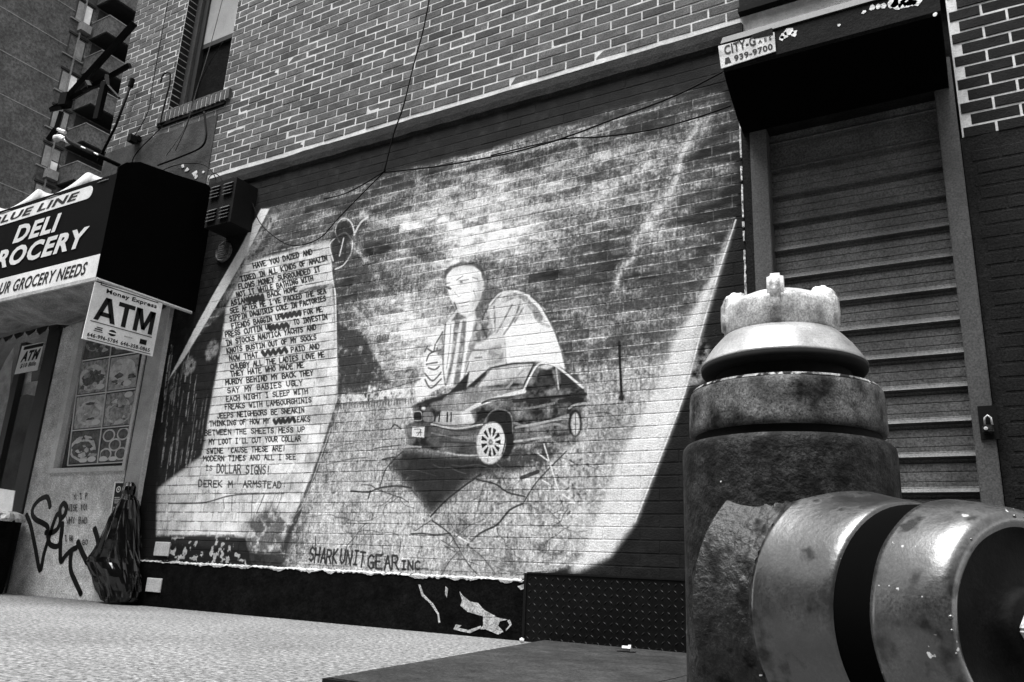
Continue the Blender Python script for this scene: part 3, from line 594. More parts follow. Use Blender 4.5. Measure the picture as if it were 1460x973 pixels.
# ================================================================== THE SETTING
def gmesh(name, verts, faces, m, kind='structure'):
    me = bpy.data.meshes.new(name); me.from_pydata(verts, [], faces); o = link_mesh(name, me, m); o['kind'] = kind; return o
gmesh('ground', [(-400, -400, -.14), (400, -400, -.14), (400, 400, -.14), (-400, 400, -.14)], [(0, 1, 2, 3)], MT['asphalt'])
bm = bmesh.new(); bx(bm, -40, 30, -5.0, .4, -.15, 0); o = from_bm('sidewalk', bm, MT['sidewalk']); o['kind'] = 'structure'
bm = bmesh.new(); bx(bm, -40, 30, -5.16, -5.003, -.15, -.002); o = from_bm('kerb', bm, MT['kerb']); o['kind'] = 'structure'

# ------------------------------------------------------------------ bricks
def brick_mesh(name, mats_, seed, rough=1.0, dd=.004):
    gap = .0112 if dd > .001 else .007
    r = random.Random(seed); L, H, D = BL - gap, COURSE - gap, .035; c = .0025 if dd > .001 else .0015
    j = lambda s: r.uniform(-s, s) * rough
    fr = [(-L / 2 + c + j(.002), j(.0012), -H / 2 + c + j(.0015)), (0 + j(.03), j(.0015), -H / 2 + c + j(.001)), (L / 2 - c + j(.002), j(.0012), -H / 2 + c + j(.0015)),
          (L / 2 - c + j(.002), j(.0012), H / 2 - c + j(.0015)), (0 + j(.03), j(.0015), H / 2 - c + j(.001)), (-L / 2 + c + j(.002), j(.0012), H / 2 - c + j(.0015))]
    sd = [(-L / 2, dd, -H / 2), (0, dd, -H / 2), (L / 2, dd, -H / 2), (L / 2, dd, H / 2), (0, dd, H / 2), (-L / 2, dd, H / 2)]
    bk = [(x, D, z_) for x, _, z_ in sd]
    V = fr + sd + bk; F = [(0, 1, 4, 5), (1, 2, 3, 4)]
    for a in (0, 6):
        for k in range(6): F.append((a + k, a + 6 + k, a + 6 + (k + 1) % 6, a + (k + 1) % 6))
    return V, F
def brickwork(thing, cells, mats_, n_obj=300, rough=1.0, name='brick', dd=.004):
    """cells: list of (x0, x1, z0, z1); the n_obj largest in view become parts, the rest one joined part"""
    variants = []
    for k in range(6):
        V, F = brick_mesh(name, mats_, k, rough, dd)
        for m in mats_:
            me = bpy.data.meshes.new(name); me.from_pydata(V, [], F); me.materials.append(m); variants.append((me, V, F, m))
    sc = []
    for (x0, x1, z0, z1) in cells:
        u, v, d = pj(((x0 + x1) / 2, 0, (z0 + z1) / 2))
        inside = d > 0 and -10 < u < PW + 10 and -5 < v < PH + 5
        a = pj((x0, 0, z0)); b = pj((x1, 0, z1)); ar = abs(a[0] - b[0]) * abs(z1 - z0) / d if d > 0 else 0
        sc.append(ar if inside else 0)
    order = sorted(range(len(cells)), key=lambda i: -sc[i]); chosen = set(i for i in order[:n_obj] if sc[i] > 0)
    AV, AF, AM = [], [], []
    inv = Matrix.Translation(thing.location).inverted()
    for i, (x0, x1, z0, z1) in enumerate(cells):
        me, V, F, m = random.choice(variants)
        gp_ = .0112 if dd > .001 else .007; sx = (x1 - x0 - gp_) / (BL - gp_); sz = 1
        loc = Vector(((x0 + x1) / 2, random.uniform(-.0015, .0015) * rough, (z0 + z1) / 2)); ry = random.uniform(-.006, .006) * rough
        if i in chosen:
            o = bpy.data.objects.new(name, me); COL.objects.link(o); o.location = loc; o.rotation_euler = (random.uniform(-.02, .02) * rough, ry, 0); o.scale = (sx, 1, sz)
            o.parent = thing; o.matrix_parent_inverse = inv
        else:
            b0 = len(AV); c_, s_ = math.cos(ry), math.sin(ry)
            for x, y, z_ in V:
                x *= sx; z_ *= sz; AV.append((loc.x + x * c_ + z_ * s_, loc.y + y, loc.z - x * s_ + z_ * c_))
            AF += [tuple(b0 + q for q in f) for f in F]; AM += [mats_.index(m)] * len(F)
    if AV:
        me = bpy.data.meshes.new('brickwork'); me.from_pydata(AV, [], AF)
        o = link_mesh('brickwork', me, mats_, thing); me.polygons.foreach_set('material_index', AM); o['kind'] = 'stuff'
def cells_for(spans):
    """spans(z) -> list of (xa, xb) to be filled with brick at height z"""
    out = []
    for k in range(-52, 60):
        z0 = BRICKZ0 + k * COURSE; z1 = z0 + COURSE
        for xa, xb in spans(z0, z1):
            i0 = int(math.floor(xa / BL + .5 * (k % 2))); i1 = int(math.floor(xb / BL + .5 * (k % 2)))
            for i in range(i0, i1 + 1):
                a = (i - .5 * (k % 2)) * BL; b = a + BL; a, b = max(a, xa), min(b, xb)
                if b - a > .035: out.append((a, b, z0, z1))
    return out

# ------------------------------------------------------------------ upper brick building
XL, XR = -7.24, .062
WX0, WX1, WZ0, WZ1 = -6.36, -5.60, 4.40, 6.15
bld = empty('brick_building', (XL, 0, 0), 'dark brick upper storey with white mortar joints above the mural wall', 'building')
bm = bmesh.new()
TOP = 7.2; yb = .0030
bx(bm, XL + .004, WX0, yb, .3, 2.4, TOP); bx(bm, WX1, XR, yb, .3, 3.41, TOP); bx(bm, WX0, WX1, yb, .3, 2.4, WZ0 - .012); bx(bm, WX0, WX1, yb, .3, WZ1, TOP)
from_bm('mortar_backing', bm, MT['mortar'], bld)
bm = bmesh.new(); bx(bm, XL, 2.4, .303, 9, 3.3, TOP - .01); bx(bm, XL, XL + .3, .303, 9, 0, 3.3)
from_bm('side_wall', bm, MT['brick'], bld)
def up_spans(z0, z1):
    if z0 < 3.52 or z1 > TOP: return []
    lo = XL if z0 > 4.14 else -5.62
    if z0 < WZ0 - .02 or z0 > WZ1: return [(lo, XR)]
    return [(lo, WX0), (WX1, XR)]
brickwork(bld, cells_for(up_spans), [MT['brick'], MT['brick'], MT['brick2'], MT['brick3'], MT['brick3'], MT['brick4'], MT['brick5']], 300, 1.3, dd=.002)
box('cement_patch', XL + .002, -5.615, -.006, yb - .001, 2.5, 4.165, MT['patch'], bld)
# pale flakes where the patch has broken open behind the awning
bm = bmesh.new()
for (px, py, r) in ((268, 243, 5), (279, 248, 6), (281, 253, 4), (291, 246, 3), (262, 238, 4)):
    c = at(px, py); prism(bm, [c + Vector((math.cos(a) * r * .006 * random.uniform(.4, 1.3), -.012, math.sin(a) * r * .006 * random.uniform(.4, 1.3))) for a in np.linspace(0, 6.28, 8)[:-1]], (0, .006, 0))
from_bm('broken_flake', bm, MT['whitechip'], bld)
# window
win = empty('window', (0, 0, 0)); win.parent = bld; win.matrix_parent_inverse = Matrix.Translation(bld.location).inverted()
def wsub(name, *a, **k):
    return box(name, *a, parent=win, **k)
bm = bmesh.new()
k = 0; zz = WZ0
while zz < WZ1:                      # brick reveal of the left jamb, seen end-on
    bx(bm, WX0 - .004, WX0 + .004, .004, .115, zz + .005, zz + COURSE - .006); zz += COURSE
from_bm('jamb_brick', bm, MT['pierbrick'], win)
wsub('frame', WX0 + .006, WX0 + .075, .10, .19, WZ0 - .01, WZ1, MT['track']); wsub('frame', WX0 + .075, WX0 + .14, .13, .2, WZ0 - .01, WZ1, MT['framedark'])
wsub('frame', WX1 - .03, WX1, .10, .19, WZ0, WZ1, MT['framedark']); wsub('sash_rail', WX0 + .14, WX1 - .03, .145, .19, 5.14, 5.19, MT['framedark'])
wsub('pane', WX0 + .14, WX1 - .03, .17, .18, WZ0, 5.14, MT['plinth']); wsub('pane', WX0 + .14, WX1 - .03, .15, .16, 5.19, WZ1, MT['windowgrey'])
for i in range(int((WX1 - WX0 + .26) / .062)):   # soldier course under the sill
    x = WX0 - .09 + i * .062
    wsub('sill_brick', x, x + .046, -.03, .1, WZ0 - .115 + random.uniform(-.008, .008), WZ0 - .012, MT['brick2'])
wsub('sill', WX0 - .1, WX1 + .085, -.024, .12, WZ0 - .112, WZ0 - .02, MT['mortar'])
wsub('sill_shadow_strip', WX0 - .1, WX1 + .07, -.02, .1, WZ0 - .15, WZ0 - .118, MT['black'])  # black strip put in as the shade under the sill
# cement string course over the mural
bm = bmesh.new(); n = 46
prof = lambda x: [(-.010, 3.392 + .006 * math.sin(x * 9)), (-.022, 3.40), (-.026, 3.45), (-.024, 3.508 + .004 * math.sin(x * 7)), (.004, 3.509), (.004, 3.38)]
rows_ = []
for i in range(n + 1):
    x = -5.55 + i * (4.58 / n); rows_.append([bm.verts.new((x, y, z_ + random.uniform(-.004, .004))) for y, z_ in prof(x)])
for a, b in zip(rows_, rows_[1:]):
    for q in range(6): bm.faces.new((a[q], a[(q + 1) % 6], b[(q + 1) % 6], b[q]))
bm.faces.new(rows_[0]); bm.faces.new(rows_[-1][::-1])
from_bm('string_course', bm, MT['ledge'], bld)
box('joint_shadow', -4.4, -.98, -.006, .0052, 3.511, 3.525, MT['black'], bld)  # thin black strip painted as the gap's shadow above the ledge
box('lintel', -.98, -.34, -.03, .004, 3.60, 3.74, MT['hoodpaint'], bld); box('lintel_lip', -.985, -.33, -.05, .004, 3.565, 3.597, MT['black'], bld)

# ------------------------------------------------------------------ wall with the mural
mur = empty('mural_wall', (-5.72, 0, 0), 'brick wall painted with a man leaning over a parked car beside a lettered scroll', 'painted wall')
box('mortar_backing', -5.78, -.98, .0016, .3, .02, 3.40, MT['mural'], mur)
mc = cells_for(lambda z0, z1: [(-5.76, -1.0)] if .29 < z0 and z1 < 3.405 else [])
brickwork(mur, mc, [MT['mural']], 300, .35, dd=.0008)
# plinth with a ragged upper edge
pl = []
bm = bmesh.new(); px0, px1 = -5.74, -2.27; n = 70
T = [(px0 + (px1 - px0) * i / n, .305 + random.uniform(-.012, .010) + .004 * math.sin(i)) for i in range(n + 1)]
fa = [bm.verts.new((x, -.03, z_)) for x, z_ in T]; fb = [bm.verts.new((x, -.03, -.02)) for x, _ in T]; ta = [bm.verts.new((x, .004, z_ + .012)) for x, z_ in T]
for i in range(n):
    bm.faces.new((fa[i], fb[i], fb[i + 1], fa[i + 1])); bm.faces.new((fa[i], fa[i + 1], ta[i + 1], ta[i]))
bm.faces.new((fa[0], ta[0], fb[0])); bm.faces.new((fa[n], fb[n], ta[n]))
plinth = from_bm('plinth', bm, MT['plinth'], mur)
bm = bmesh.new(); n = 240; A_, B_, C_ = [], [], []
th = np.interp(np.arange(n + 1), np.arange(0, n + 1, 4), np.random.default_rng(4).random(n // 4 + 1) ** 2)
for i in range(n + 1):
    x = px0 + .06 + (px1 - px0 - .07) * i / n; u = i / n; t_ = (.001 + .020 * th[i] * min(1, u * 2.2 + .1)) * (1 if u > .08 else .5)
    z1_ = .312 + random.uniform(-.002, .006); A_.append(bm.verts.new((x, -.0335, z1_ - t_ + random.uniform(-.003, .003)))); B_.append(bm.verts.new((x, -.034, z1_))); C_.append(bm.verts.new((x, -.003, z1_ + .010)))
for i in range(n): bm.faces.new((A_[i], A_[i + 1], B_[i + 1], B_[i])); bm.faces.new((B_[i], B_[i + 1], C_[i + 1], C_[i]))
from_bm('flaked_edge', bm, MT['chip'], mur)
zz2 = lambda L, ox=420, oy=700, s=.25: [at(ox + a * s, oy + b * s, -.0325) for a, b in L]
bm = bmesh.new()
prism(bm, zz2([(940, 575), (960, 600), (1000, 632), (1045, 640), (1080, 680), (1150, 718), (1080, 720), (1070, 715), (985, 690), (945, 655), (955, 625)]), (0, .004, 0))
prism(bm, zz2([(1075, 722), (1150, 722), (1215, 735), (1170, 745), (1160, 770), (1190, 805), (1160, 820), (1090, 790), (1060, 790), (1075, 765)]), (0, .004, 0))
from_bm('bare_render', bm, MT['chip'], mur)
for L in ([(705, 535), (716, 535), (735, 590), (790, 645), (822, 700), (815, 705), (770, 640), (725, 600)], [(822, 700), (830, 750), (820, 755), (815, 705)], [(1225, 735), (1238, 765), (1205, 800), (1205, 790), (1226, 765), (1212, 742)], [(905, 790), (920, 762), (950, 768), (935, 782), (990, 795), (1060, 770), (1066, 782), (1000, 812), (940, 800)], [(1270, 545), (1315, 530), (1310, 560), (1290, 565)], [(860, 545), (875, 560), (868, 610), (858, 590)]):
    bm = bmesh.new(); prism(bm, zz2(L), (0, .005, 0)); from_bm('flaked_patch', bm, MT['chip'], mur)

# flaking metal bead down the right-hand edge
bm = bmesh.new()
a, b = at(1051, 170), at(1060, 420)
for i in range(70):
    if random.random() < .2: continue
    z_ = a.z + (b.z - .9 - a.z) * i / 70; bx(bm, -1.012 + random.uniform(-.002, .002), -1.004 + random.uniform(0, .003), -.012, .002, z_ - .03, z_)
from_bm('corner_bead', bm, MT['whiteedge'], mur)
box('jamb', -1.0, -.955, -.008, .2, .0, 3.38, MT['pierpaint'], mur)

# ------------------------------------------------------------------ brick pier right of the gate
pier = empty('brick_pier', (.08, 0, 0), 'dark brick pier right of the roll-up gate, its lower half painted over', 'wall')
PZ = 2.50
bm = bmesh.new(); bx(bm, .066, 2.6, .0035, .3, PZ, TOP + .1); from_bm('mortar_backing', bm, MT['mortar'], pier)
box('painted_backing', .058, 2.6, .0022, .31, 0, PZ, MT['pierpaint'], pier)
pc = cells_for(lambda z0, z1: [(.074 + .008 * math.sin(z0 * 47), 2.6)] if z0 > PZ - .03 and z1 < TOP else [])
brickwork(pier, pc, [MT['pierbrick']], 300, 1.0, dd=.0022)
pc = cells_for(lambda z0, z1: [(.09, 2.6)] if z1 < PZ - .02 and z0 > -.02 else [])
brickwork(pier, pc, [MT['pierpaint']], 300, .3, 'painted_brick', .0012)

# ------------------------------------------------------------------ roll-up gate
gate = empty('roll_up_gate', (-.45, 0, 0), 'closed dark grey roll-up metal gate with ribbed slats under a deep hood', 'gate')
def slat_mesh():
    P = .1595
    prof = [(0, P), (0, P * .80), (.003, P * .785), (.003, P * .775), (0, P * .76), (0, P * .52), (.0025, P * .51), (.0025, P * .50), (0, P * .49), (0, P * .36), (-.004, P * .34), (-.005, P * .31), (-.018, P * .225), (-.020, P * .20), (-.016, P * .18), (.018, P * .15), (.024, P * .05), (.002, P * .02), (.002, 0)]
    x0, x1 = -.868, -.022; V = []; F = []
    for y, z_ in prof: V += [(x0, y, z_), (x1, y, z_)]
    for i in range(len(prof) - 1): F.append((2 * i, 2 * i + 1, 2 * i + 3, 2 * i + 2))
    me = bpy.data.meshes.new('slat'); me.from_pydata(V, [], F); me.materials.append(MT['steelgrey']); return me
sm = slat_mesh(); ginv = Matrix.Translation(gate.location).inverted()
for i in range(18):
    z0 = 2.2017 - .012 + (i - 14) * .1595
    if z0 > 2.95 or z0 < -.05: continue
    o = bpy.data.objects.new('slat', sm); COL.objects.link(o); o.location = (0, .045, z0); o.parent = gate; o.matrix_parent_inverse = ginv
box('left_track', -.952, -.858, -.028, .06, 0, 2.95, MT['track'], gate, .004)
box('right_track', -.032, .054, -.028, .06, 0, 2.95, MT['track'], gate, .004)
gate.children[-1].name = 'track'; gate.children[-2].name = 'track.001'
for o in gate.children:
    if 'track' in o.name: o.name = 'track'
box('gate_backing', -.95, .0655, .10, .302, 0, 3.4, MT['pierpaint'], gate)
bm = bmesh.new(); hx0, hx1 = -.985, .036
hp = [(-.41, 3.10), (-.41, 2.955), (-.385, 2.925), (-.28, 2.865), (-.14, 2.80), (.0, 2.765), (.06, 2.76), (.06, 3.165), (-.36, 3.165)]
va = [bm.verts.new((hx0, y, z_)) for y, z_ in hp]; vb = [bm.verts.new((hx1, y, z_)) for y, z_ in hp]
for i in range(len(hp)): bm.faces.new((va[i], va[(i + 1) % len(hp)], vb[(i + 1) % len(hp)], vb[i]))
bm.faces.new(va); bm.faces.new(vb[::-1])
hood = from_bm('hood', bm, MT['hoodpaint'], gate)
box('hood_soffit', hx0 + .012, hx1 - .012, -.40, -.39, 2.948, 2.955, MT['black'], hood)
bm = bmesh.new()
us = [(-.405, 2.951), (-.385, 2.921), (-.28, 2.861), (-.14, 2.796), (-.034, 2.77)]
A_ = [bm.verts.new((hx0 + .004, y, z_)) for y, z_ in us]; B_ = [bm.verts.new((hx1 - .004, y, z_)) for y, z_ in us]
for i in range(4): bm.faces.new((A_[i], A_[i + 1], B_[i + 1], B_[i]))
from_bm('hood_undershade', bm, MT['awnend'], hood)  # near-black sheet paints the shade on the hood's underside
poly('hood_trim', [(hx0 - .008, -.418, 3.108), (hx1 + .004, -.418, 3.108), (hx1 + .004, -.37, 3.178), (hx0 - .008, -.37, 3.178)], (0, .03, .004), MT['hoodtrim'], hood)
bm = bmesh.new()
for (px, py, r) in ((1232, 17, 3), (1244, 11, 4), (1252, 10, 4), (1260, 8, 5), (1274, 5, 9), (1280, 4, 9), (1286, 8, 6), (1294, 2, 8), (1300, 4, 7), (1306, 0, 8), (1333, 20, 3), (1118, 50, 6), (1126, 46, 7), (1132, 48, 5), (1114, 55, 4), (1196, 36, 2)):
    c = at(px, py, -.4115); bm = bmesh.new(); prism(bm, [c + Vector((math.cos(a) * r * .0034 * random.uniform(.6, 1.4), 0, math.sin(a) * r * .0034 * random.uniform(.6, 1.4))) for a in np.linspace(0, 6.28, 10)[:-1]], (0, .003, 0)); from_bm('flaked_patch', bm, MT['whitechip'], hood)

# gate company plaque
c00, c10, c11, c01 = at(1028, 98, -.418), at(1106, 73, -.418), at(1104, 46, -.418), at(1024, 66, -.418)
sg = poly('gate_sign', [c00, c10, c11, c01], (0, .005, 0), MT['signold'])
tag(sg, 'small worn white plate lettered CITY-G and 939-9700 on the gate hood', 'sign')
ur, uu = (c10 - c00), (c01 - c00)
lettering('lettering', 'CITY-G', c00 + ur * .10 + uu * .50, ur * .58, uu * .42, MT['ink'], sg, .0015, .03)
lettering('lettering', '939-9700', c00 + ur * .26 + uu * .10, ur * .70, uu * .27, MT['ink'], sg, .0015, .03)
lettering('lettering', 'A E S', c00 + ur * .72 + uu * .52, ur * .24, uu * .16, MT['ink'], sg, .0015, .02)
poly('bell_mark', [c00 + ur * .08 + uu * .12, c00 + ur * .2 + uu * .12, c00 + ur * .17 + uu * .38, c00 + ur * .1 + uu * .38], (0, -.0015, 0), MT['ink'], sg)
poly('torn_corner', [c00 + ur * .66 + uu * .80, c00 + ur * 1.0 + uu * .70, c00 + ur * 1.0 + uu * 1.0, c00 + ur * .62 + uu * 1.0], (0, -.002, 0), MT['hoodpaint'], sg)

# padlock on the right-hand track
pd = at(1409, 603, -.03)
pk = empty('padlock', pd, 'small shiny padlock hanging in a black hasp on the gate track', 'padlock')
box('hasp_plate', pd.x - .035, pd.x + .035, pd.y - .006, pd.y - .0005, pd.z - .075, pd.z + .075, MT['black'], pk)
bm = bmesh.new(); bx(bm, pd.x - .026, pd.x + .018, pd.y - .03, pd.y - .008, pd.z - .05, pd.z - .012); bmesh.ops.bevel(bm, geom=bm.edges[:], offset=.006, segments=2, affect='EDGES'); from_bm('lock_body', bm, MT['hbody'], pk)
bm = bmesh.new(); tube(bm, [pd + Vector((-.014, -.019, -.014)), pd + Vector((-.012, -.019, .018)), pd + Vector((.0, -.019, .03)), pd + Vector((.012, -.019, .018)), pd + Vector((.014, -.019, -.014))], .0042); from_bm('shackle', bm, MT['metal'], pk, True)
bm = bmesh.new(); lathe(bm, [(0, .008), (.004, .008), (.006, 0)], pd + Vector((-.012, -.03, -.03)), (0, -1, 0), 12); from_bm('keyhole_cover', bm, MT['metal'], pk)

# ------------------------------------------------------------------ diamond plate riser, cellar doors, small things on the ground
dp = empty('diamond_plate', (-1.6, -.02, 0), 'black diamond tread plate standing against the foot of the wall', 'metal plate')
box('sheet', -2.245, -.99, -.045, -.031, .002, .352, MT['diamond'], dp); box('rim', -2.262, -2.246, -.05, .003, .001, .356, MT['black'], dp); box('top_edge', -2.244, -.99, -.050, .004, .353, .362, MT['black'], dp)
box('fill', -2.244, -.99, -.0305, .004, .0, .3525, MT['black'], dp)
bm = bmesh.new(); i = 0
for r in range(10):
    for c in range(36):
        x = -2.225 + c * .0345; z_ = .018 + r * .0345; s = 1 if (r + c) % 2 else -1; l, h = .0115, .0035
        v = [bm.verts.new(p) for p in ((x - l, -.0449, z_ - s * l), (x + h * s, -.0449, z_ - h), (x + l, -.0449, z_ + s * l), (x - h * s, -.0449, z_ + h), (x, -.0482, z_))]
        for q in range(4): bm.faces.new((v[q], v[(q + 1) % 4], v[4]))
t_ = from_bm('tread_lugs', bm, MT['diamond'], dp); t_['kind'] = 'stuff'

cz_ = .018
p_back, p_front, p_seam = atz(740, 916, cz_), atz(468, 966, cz_), atz(955, 969, cz_)
cel = empty('cellar_door', (p_front.x, p_front.y, 0), 'flat grey steel cellar doors let into the pavement before the wall', 'cellar door')
sx = p_seam.x; yb_ = -.06
poly('door_leaf', [(p_back.x, yb_, .002), (p_front.x, p_front.y, .002), (sx - .003, p_front.y, .002), (sx - .003, yb_, .002)], (0, 0, cz_ - .002), MT['cellar'], cel)
poly('door_leaf', [(sx + .003, yb_, .002), (sx + .003, p_front.y, .002), (.9, p_front.y, .002), (.9, yb_, .002)], (0, 0, cz_ - .002), MT['cellar'], cel)
poly('edge_angle', [(p_back.x - .012, yb_, .001), (p_front.x - .012, p_front.y - .012, .001), (p_front.x - .001, p_front.y - .012, .001), (p_back.x - .001, yb_, .001)], (0, 0, cz_ - .004), MT['black'], cel)
poly('edge_angle', [(p_front.x, p_front.y - .012, .001), (.9, p_front.y - .012, .001), (.9, p_front.y - .001, .001), (p_front.x, p_front.y - .001, .001)], (0, 0, cz_ - .004), MT['black'], cel)
q = atz(893, 930, cz_)
lt = empty('latch', q, 'stubby bright bolt lying on the steel cellar doors', 'bolt')
bm = bmesh.new(); lathe(bm, [(0, 0), (0, .011), (.03, .011), (.03, .017), (.042, .017), (.042, 0)], q + Vector((-.02, 0, .0175)), (1, .15, 0), 6); from_bm('bolt_shank', bm, MT['metal'], lt)
box('washer_plate', q.x - .04, q.x + .04, q.y - .02, q.y + .02, cz_ + .0005, cz_ + .004, MT['black'], lt)
q = atz(744, 913, .012)
bm = bmesh.new(); bmesh.ops.create_icosphere(bm, subdivisions=2, radius=.013)
for v in bm.verts: v.co = v.co * random.uniform(.85, 1.15) + Vector((q.x, q.y, .0115))
tag(from_bm('pebble', bm, MT['whitechip'], None, True), 'little white pebble at the corner of the cellar doors', 'pebble')
# cover plates
for (pa, lab) in (((232, 783), 'small pale square plate on the mural wall just above the black plinth'), ((220.5, 834.5), 'small pale square plate low on the black plinth')):
    yy = -.004 if pa[1] < 800 else -.0305
    c = at(*pa, yy); a, b = at(pa[0] - 10.5, pa[1], yy), at(pa[0] + 10.5, pa[1], yy); hw = (b.x - a.x) / 2; hh = (at(pa[0], pa[1] - 10, yy).z - c.z)
    bm = bmesh.new(); bx(bm, c.x - hw, c.x + hw, yy - .012, yy - .0005, c.z - hh, c.z + hh); bmesh.ops.bevel(bm, geom=bm.edges[:], offset=.003, segments=1, affect='EDGES')
    tag(from_bm('cover_plate', bm, MT['plate']), lab, 'cover plate', 'pale plates at the foot of the wall')

# ------------------------------------------------------------------ deli shopfront
deli = empty('deli_storefront', (-7.3, 0, 0), 'low deli storefront of pale stucco scrawled with black spray paint', 'shop')
o_l, o_r, o_b = at(103, 560).x, at(200, 560).x, at(130, 668).z
px_post0, px_post1 = -5.955, -5.765
bm = bmesh.new()
bx(bm, -7.30, o_l, -.02, .12, 0, 2.62); bx(bm, o_r, px_post0, -.02, .12, 0, 2.62); bx(bm, o_l, o_r, -.02, .12, 0, o_b); bx(bm, o_l, o_r, -.02, .12, 2.45, 2.62)
from_bm('stucco_wall', bm, MT['stucco'], deli)
box('post', px_post0, px_post1, -.035, .1, .235, 2.5, MT['post'], deli); box('post_edge', px_post1, px_post1 + .012, -.038, .1, .235, 2.5, MT['framelight'], deli)
box('post_seam', px_post0 - .006, px_post0 + .002, -.037, -.02, .235, 2.5, MT['framedark'], deli)
box('gable_block', -12, -7.242, .6, 7, 0, 2.95, MT['pierpaint'], deli)
box('corner_post', -7.49, -7.302, -.04, .1, 0, 2.6, MT['framedark'], deli)
fr = empty('menu_window', (0, 0, 0)); fr.parent = deli; fr.matrix_parent_inverse = Matrix.Translation(deli.location).inverted()
box('frame', o_l - .05, o_l + .02, -.045, .02, o_b - .035, 2.45, MT['framelight'], fr); box('frame', o_l + .021, o_r + .03, -.045, .02, o_b - .035, o_b + .004, MT['framelight'], fr)
box('frame', o_r - .004, o_r + .03, -.043, .02, o_b + .005, 2.45, MT['framelight'], fr)
box('backing', o_l + .02, o_r - .004, .03, .05, o_b, 2.45, MT['framedark'], fr)
glass = bpy.data.materials.new('window_glass'); glass.use_nodes = True
t = glass.node_tree; t.nodes.remove(t.nodes['Principled BSDF'])
tr = t.nodes.new('ShaderNodeBsdfTransparent'); gl = t.nodes.new('ShaderNodeBsdfGlossy'); gl.inputs['Roughness'].default_value = .05
lw = t.nodes.new('ShaderNodeLayerWeight'); pw = t.nodes.new('ShaderNodeMath'); pw.operation = 'POWER'; pw.inputs[1].default_value = 5; t.links.new(lw.outputs['Facing'], pw.inputs[0]); fz_ = t.nodes.new('ShaderNodeMath'); fz_.operation = 'MULTIPLY_ADD'; fz_.inputs[1].default_value = .9; fz_.inputs[2].default_value = .03; t.links.new(pw.outputs[0], fz_.inputs[0]); mxs = t.nodes.new('ShaderNodeMixShader')
t.links.new(fz_.outputs[0], mxs.inputs[0]); t.links.new(tr.outputs[0], mxs.inputs[1]); t.links.new(gl.outputs[0], mxs.inputs[2]); t.links.new(mxs.outputs[0], t.nodes['Material Output'].inputs[0])
box('pane', o_l + .021, o_r - .005, .004, .007, o_b + .005, 2.45, glass, fr)
# food pictures behind the glass: each a flat print
pics = empty('menu_poster', at(150, 600, .028), 'grid of food photographs pasted inside the deli window', 'poster')
MP = [mat('print_%s' % n, a, b, s, .6, 0, 60, .2, 200) for n, a, b, s in (('dark', .03, .18, 30), ('mid', .12, .55, 30), ('grey', .25, .65, 24), ('pale', .5, .8, 20))]
MW = mat('print_white', .7, .82, 6, .6, 0, 60, .05)
gp = lambda u, v: at(*((1 - v) * (np.array([121, 466]) * (1 - u) + np.array([206, 450]) * u) + v * (np.array([97, 664]) * (1 - u) + np.array([182, 659]) * u)), .022)
specs = [[(0, 1), (0, 1)], [(1, 2), (2, 3)], [(2, 3), (1, 2)], [(0, 2), (0, 3)]]
for r in range(4):
    for c in range(2):
        u0, u1, v0, v1 = c * .5 + .015, c * .5 + .488, r * .25 + .012, r * .25 + .238
        Q = lambda a, b: gp(u0 + (u1 - u0) * a, v0 + (v1 - v0) * b)
        bgm, fgm = specs[r][c]
        bm = bmesh.new(); prism(bm, [Q(0, 1), Q(1, 1), Q(1, 0), Q(0, 0)], (0, .003, 0), 0)
        def blob(cx, cy_, rx, ry, mi, dy, n=20, wob=.0):
            pts = [Q(min(max(cx + rx * math.cos(t) * (1 + random.uniform(-wob, wob)), .01), .99), min(max(cy_ + ry * math.sin(t) * (1 + random.uniform(-wob, wob)), .01), .99)) + Vector((0, -dy, 0)) for t in np.linspace(0, 2 * math.pi, n, endpoint=False)]
            f = bm.faces.new([bm.verts.new(p) for p in pts]); f.material_index = mi
        if r == 3 and c == 1:
            for (cx, cy_) in ((.25, .2), (.75, .18), (.5, .5), (.2, .78), (.75, .78)):
                blob(cx, cy_, .22, .2, 3, .001); blob(cx, cy_, .17, .15, 1 if cx != .5 else 0, .0015); blob(cx + .03, cy_ - .02, .08, .07, 0, .002)
        else:
            px_, py_ = random.uniform(.38, .6), random.uniform(.4, .62); blob(px_, py_, .46, .40, 3 if (r + c) % 2 else 2, .001, 26, .08); blob(px_ - .02, py_ + .03, .34, .27, random.choice((1, 0, 2)), .0015, 26, .2)
            for k in range(16): blob(random.uniform(.15, .85), random.uniform(.2, .85), random.uniform(.04, .16), random.uniform(.03, .10), random.choice((0, 2, 3, 1, 0)), .002 + k * .00012, 12, .35)
        blob(.8 if c == 0 else (.82, .7, .8, .15)[r], (.2, .85, .85, .9)[r] if c == 0 else (.3, .85, .1, .92)[r], .15, .09, 4, .005)
        if r == 3: blob(.5, .93, .14, .07, 4, .005)
        o = from_bm('menu_photo', bm, [MP[bgm], MP[0], MP[fgm], MP[3], MW], pics)
bm = bmesh.new()
for u, v, u2, v2 in ((.5, 0, .5, 1), (0, .25, 1, .25), (0, .5, 1, .5), (0, .75, 1, .75), (0, 1, 1, 1), (0, 0, 0, 1)):
    a, b = gp(u, v) + Vector((0, -.004, 0)), gp(u2, v2) + Vector((0, -.004, 0)); tube(bm, [a, b], .006, 6)
from_bm('white_border', bm, MW, pics)
b0, b1 = gp(-.02, 1.03), gp(1, 1.03)
for k in range(5):
    a = gp(.02 + k * .2, 1.02); b = gp(.18 + k * .2, 1.05); box('caption_strip', a.x, b.x, a.y - .002, a.y, b.z - .02, a.z, MP[k % 2], pics)
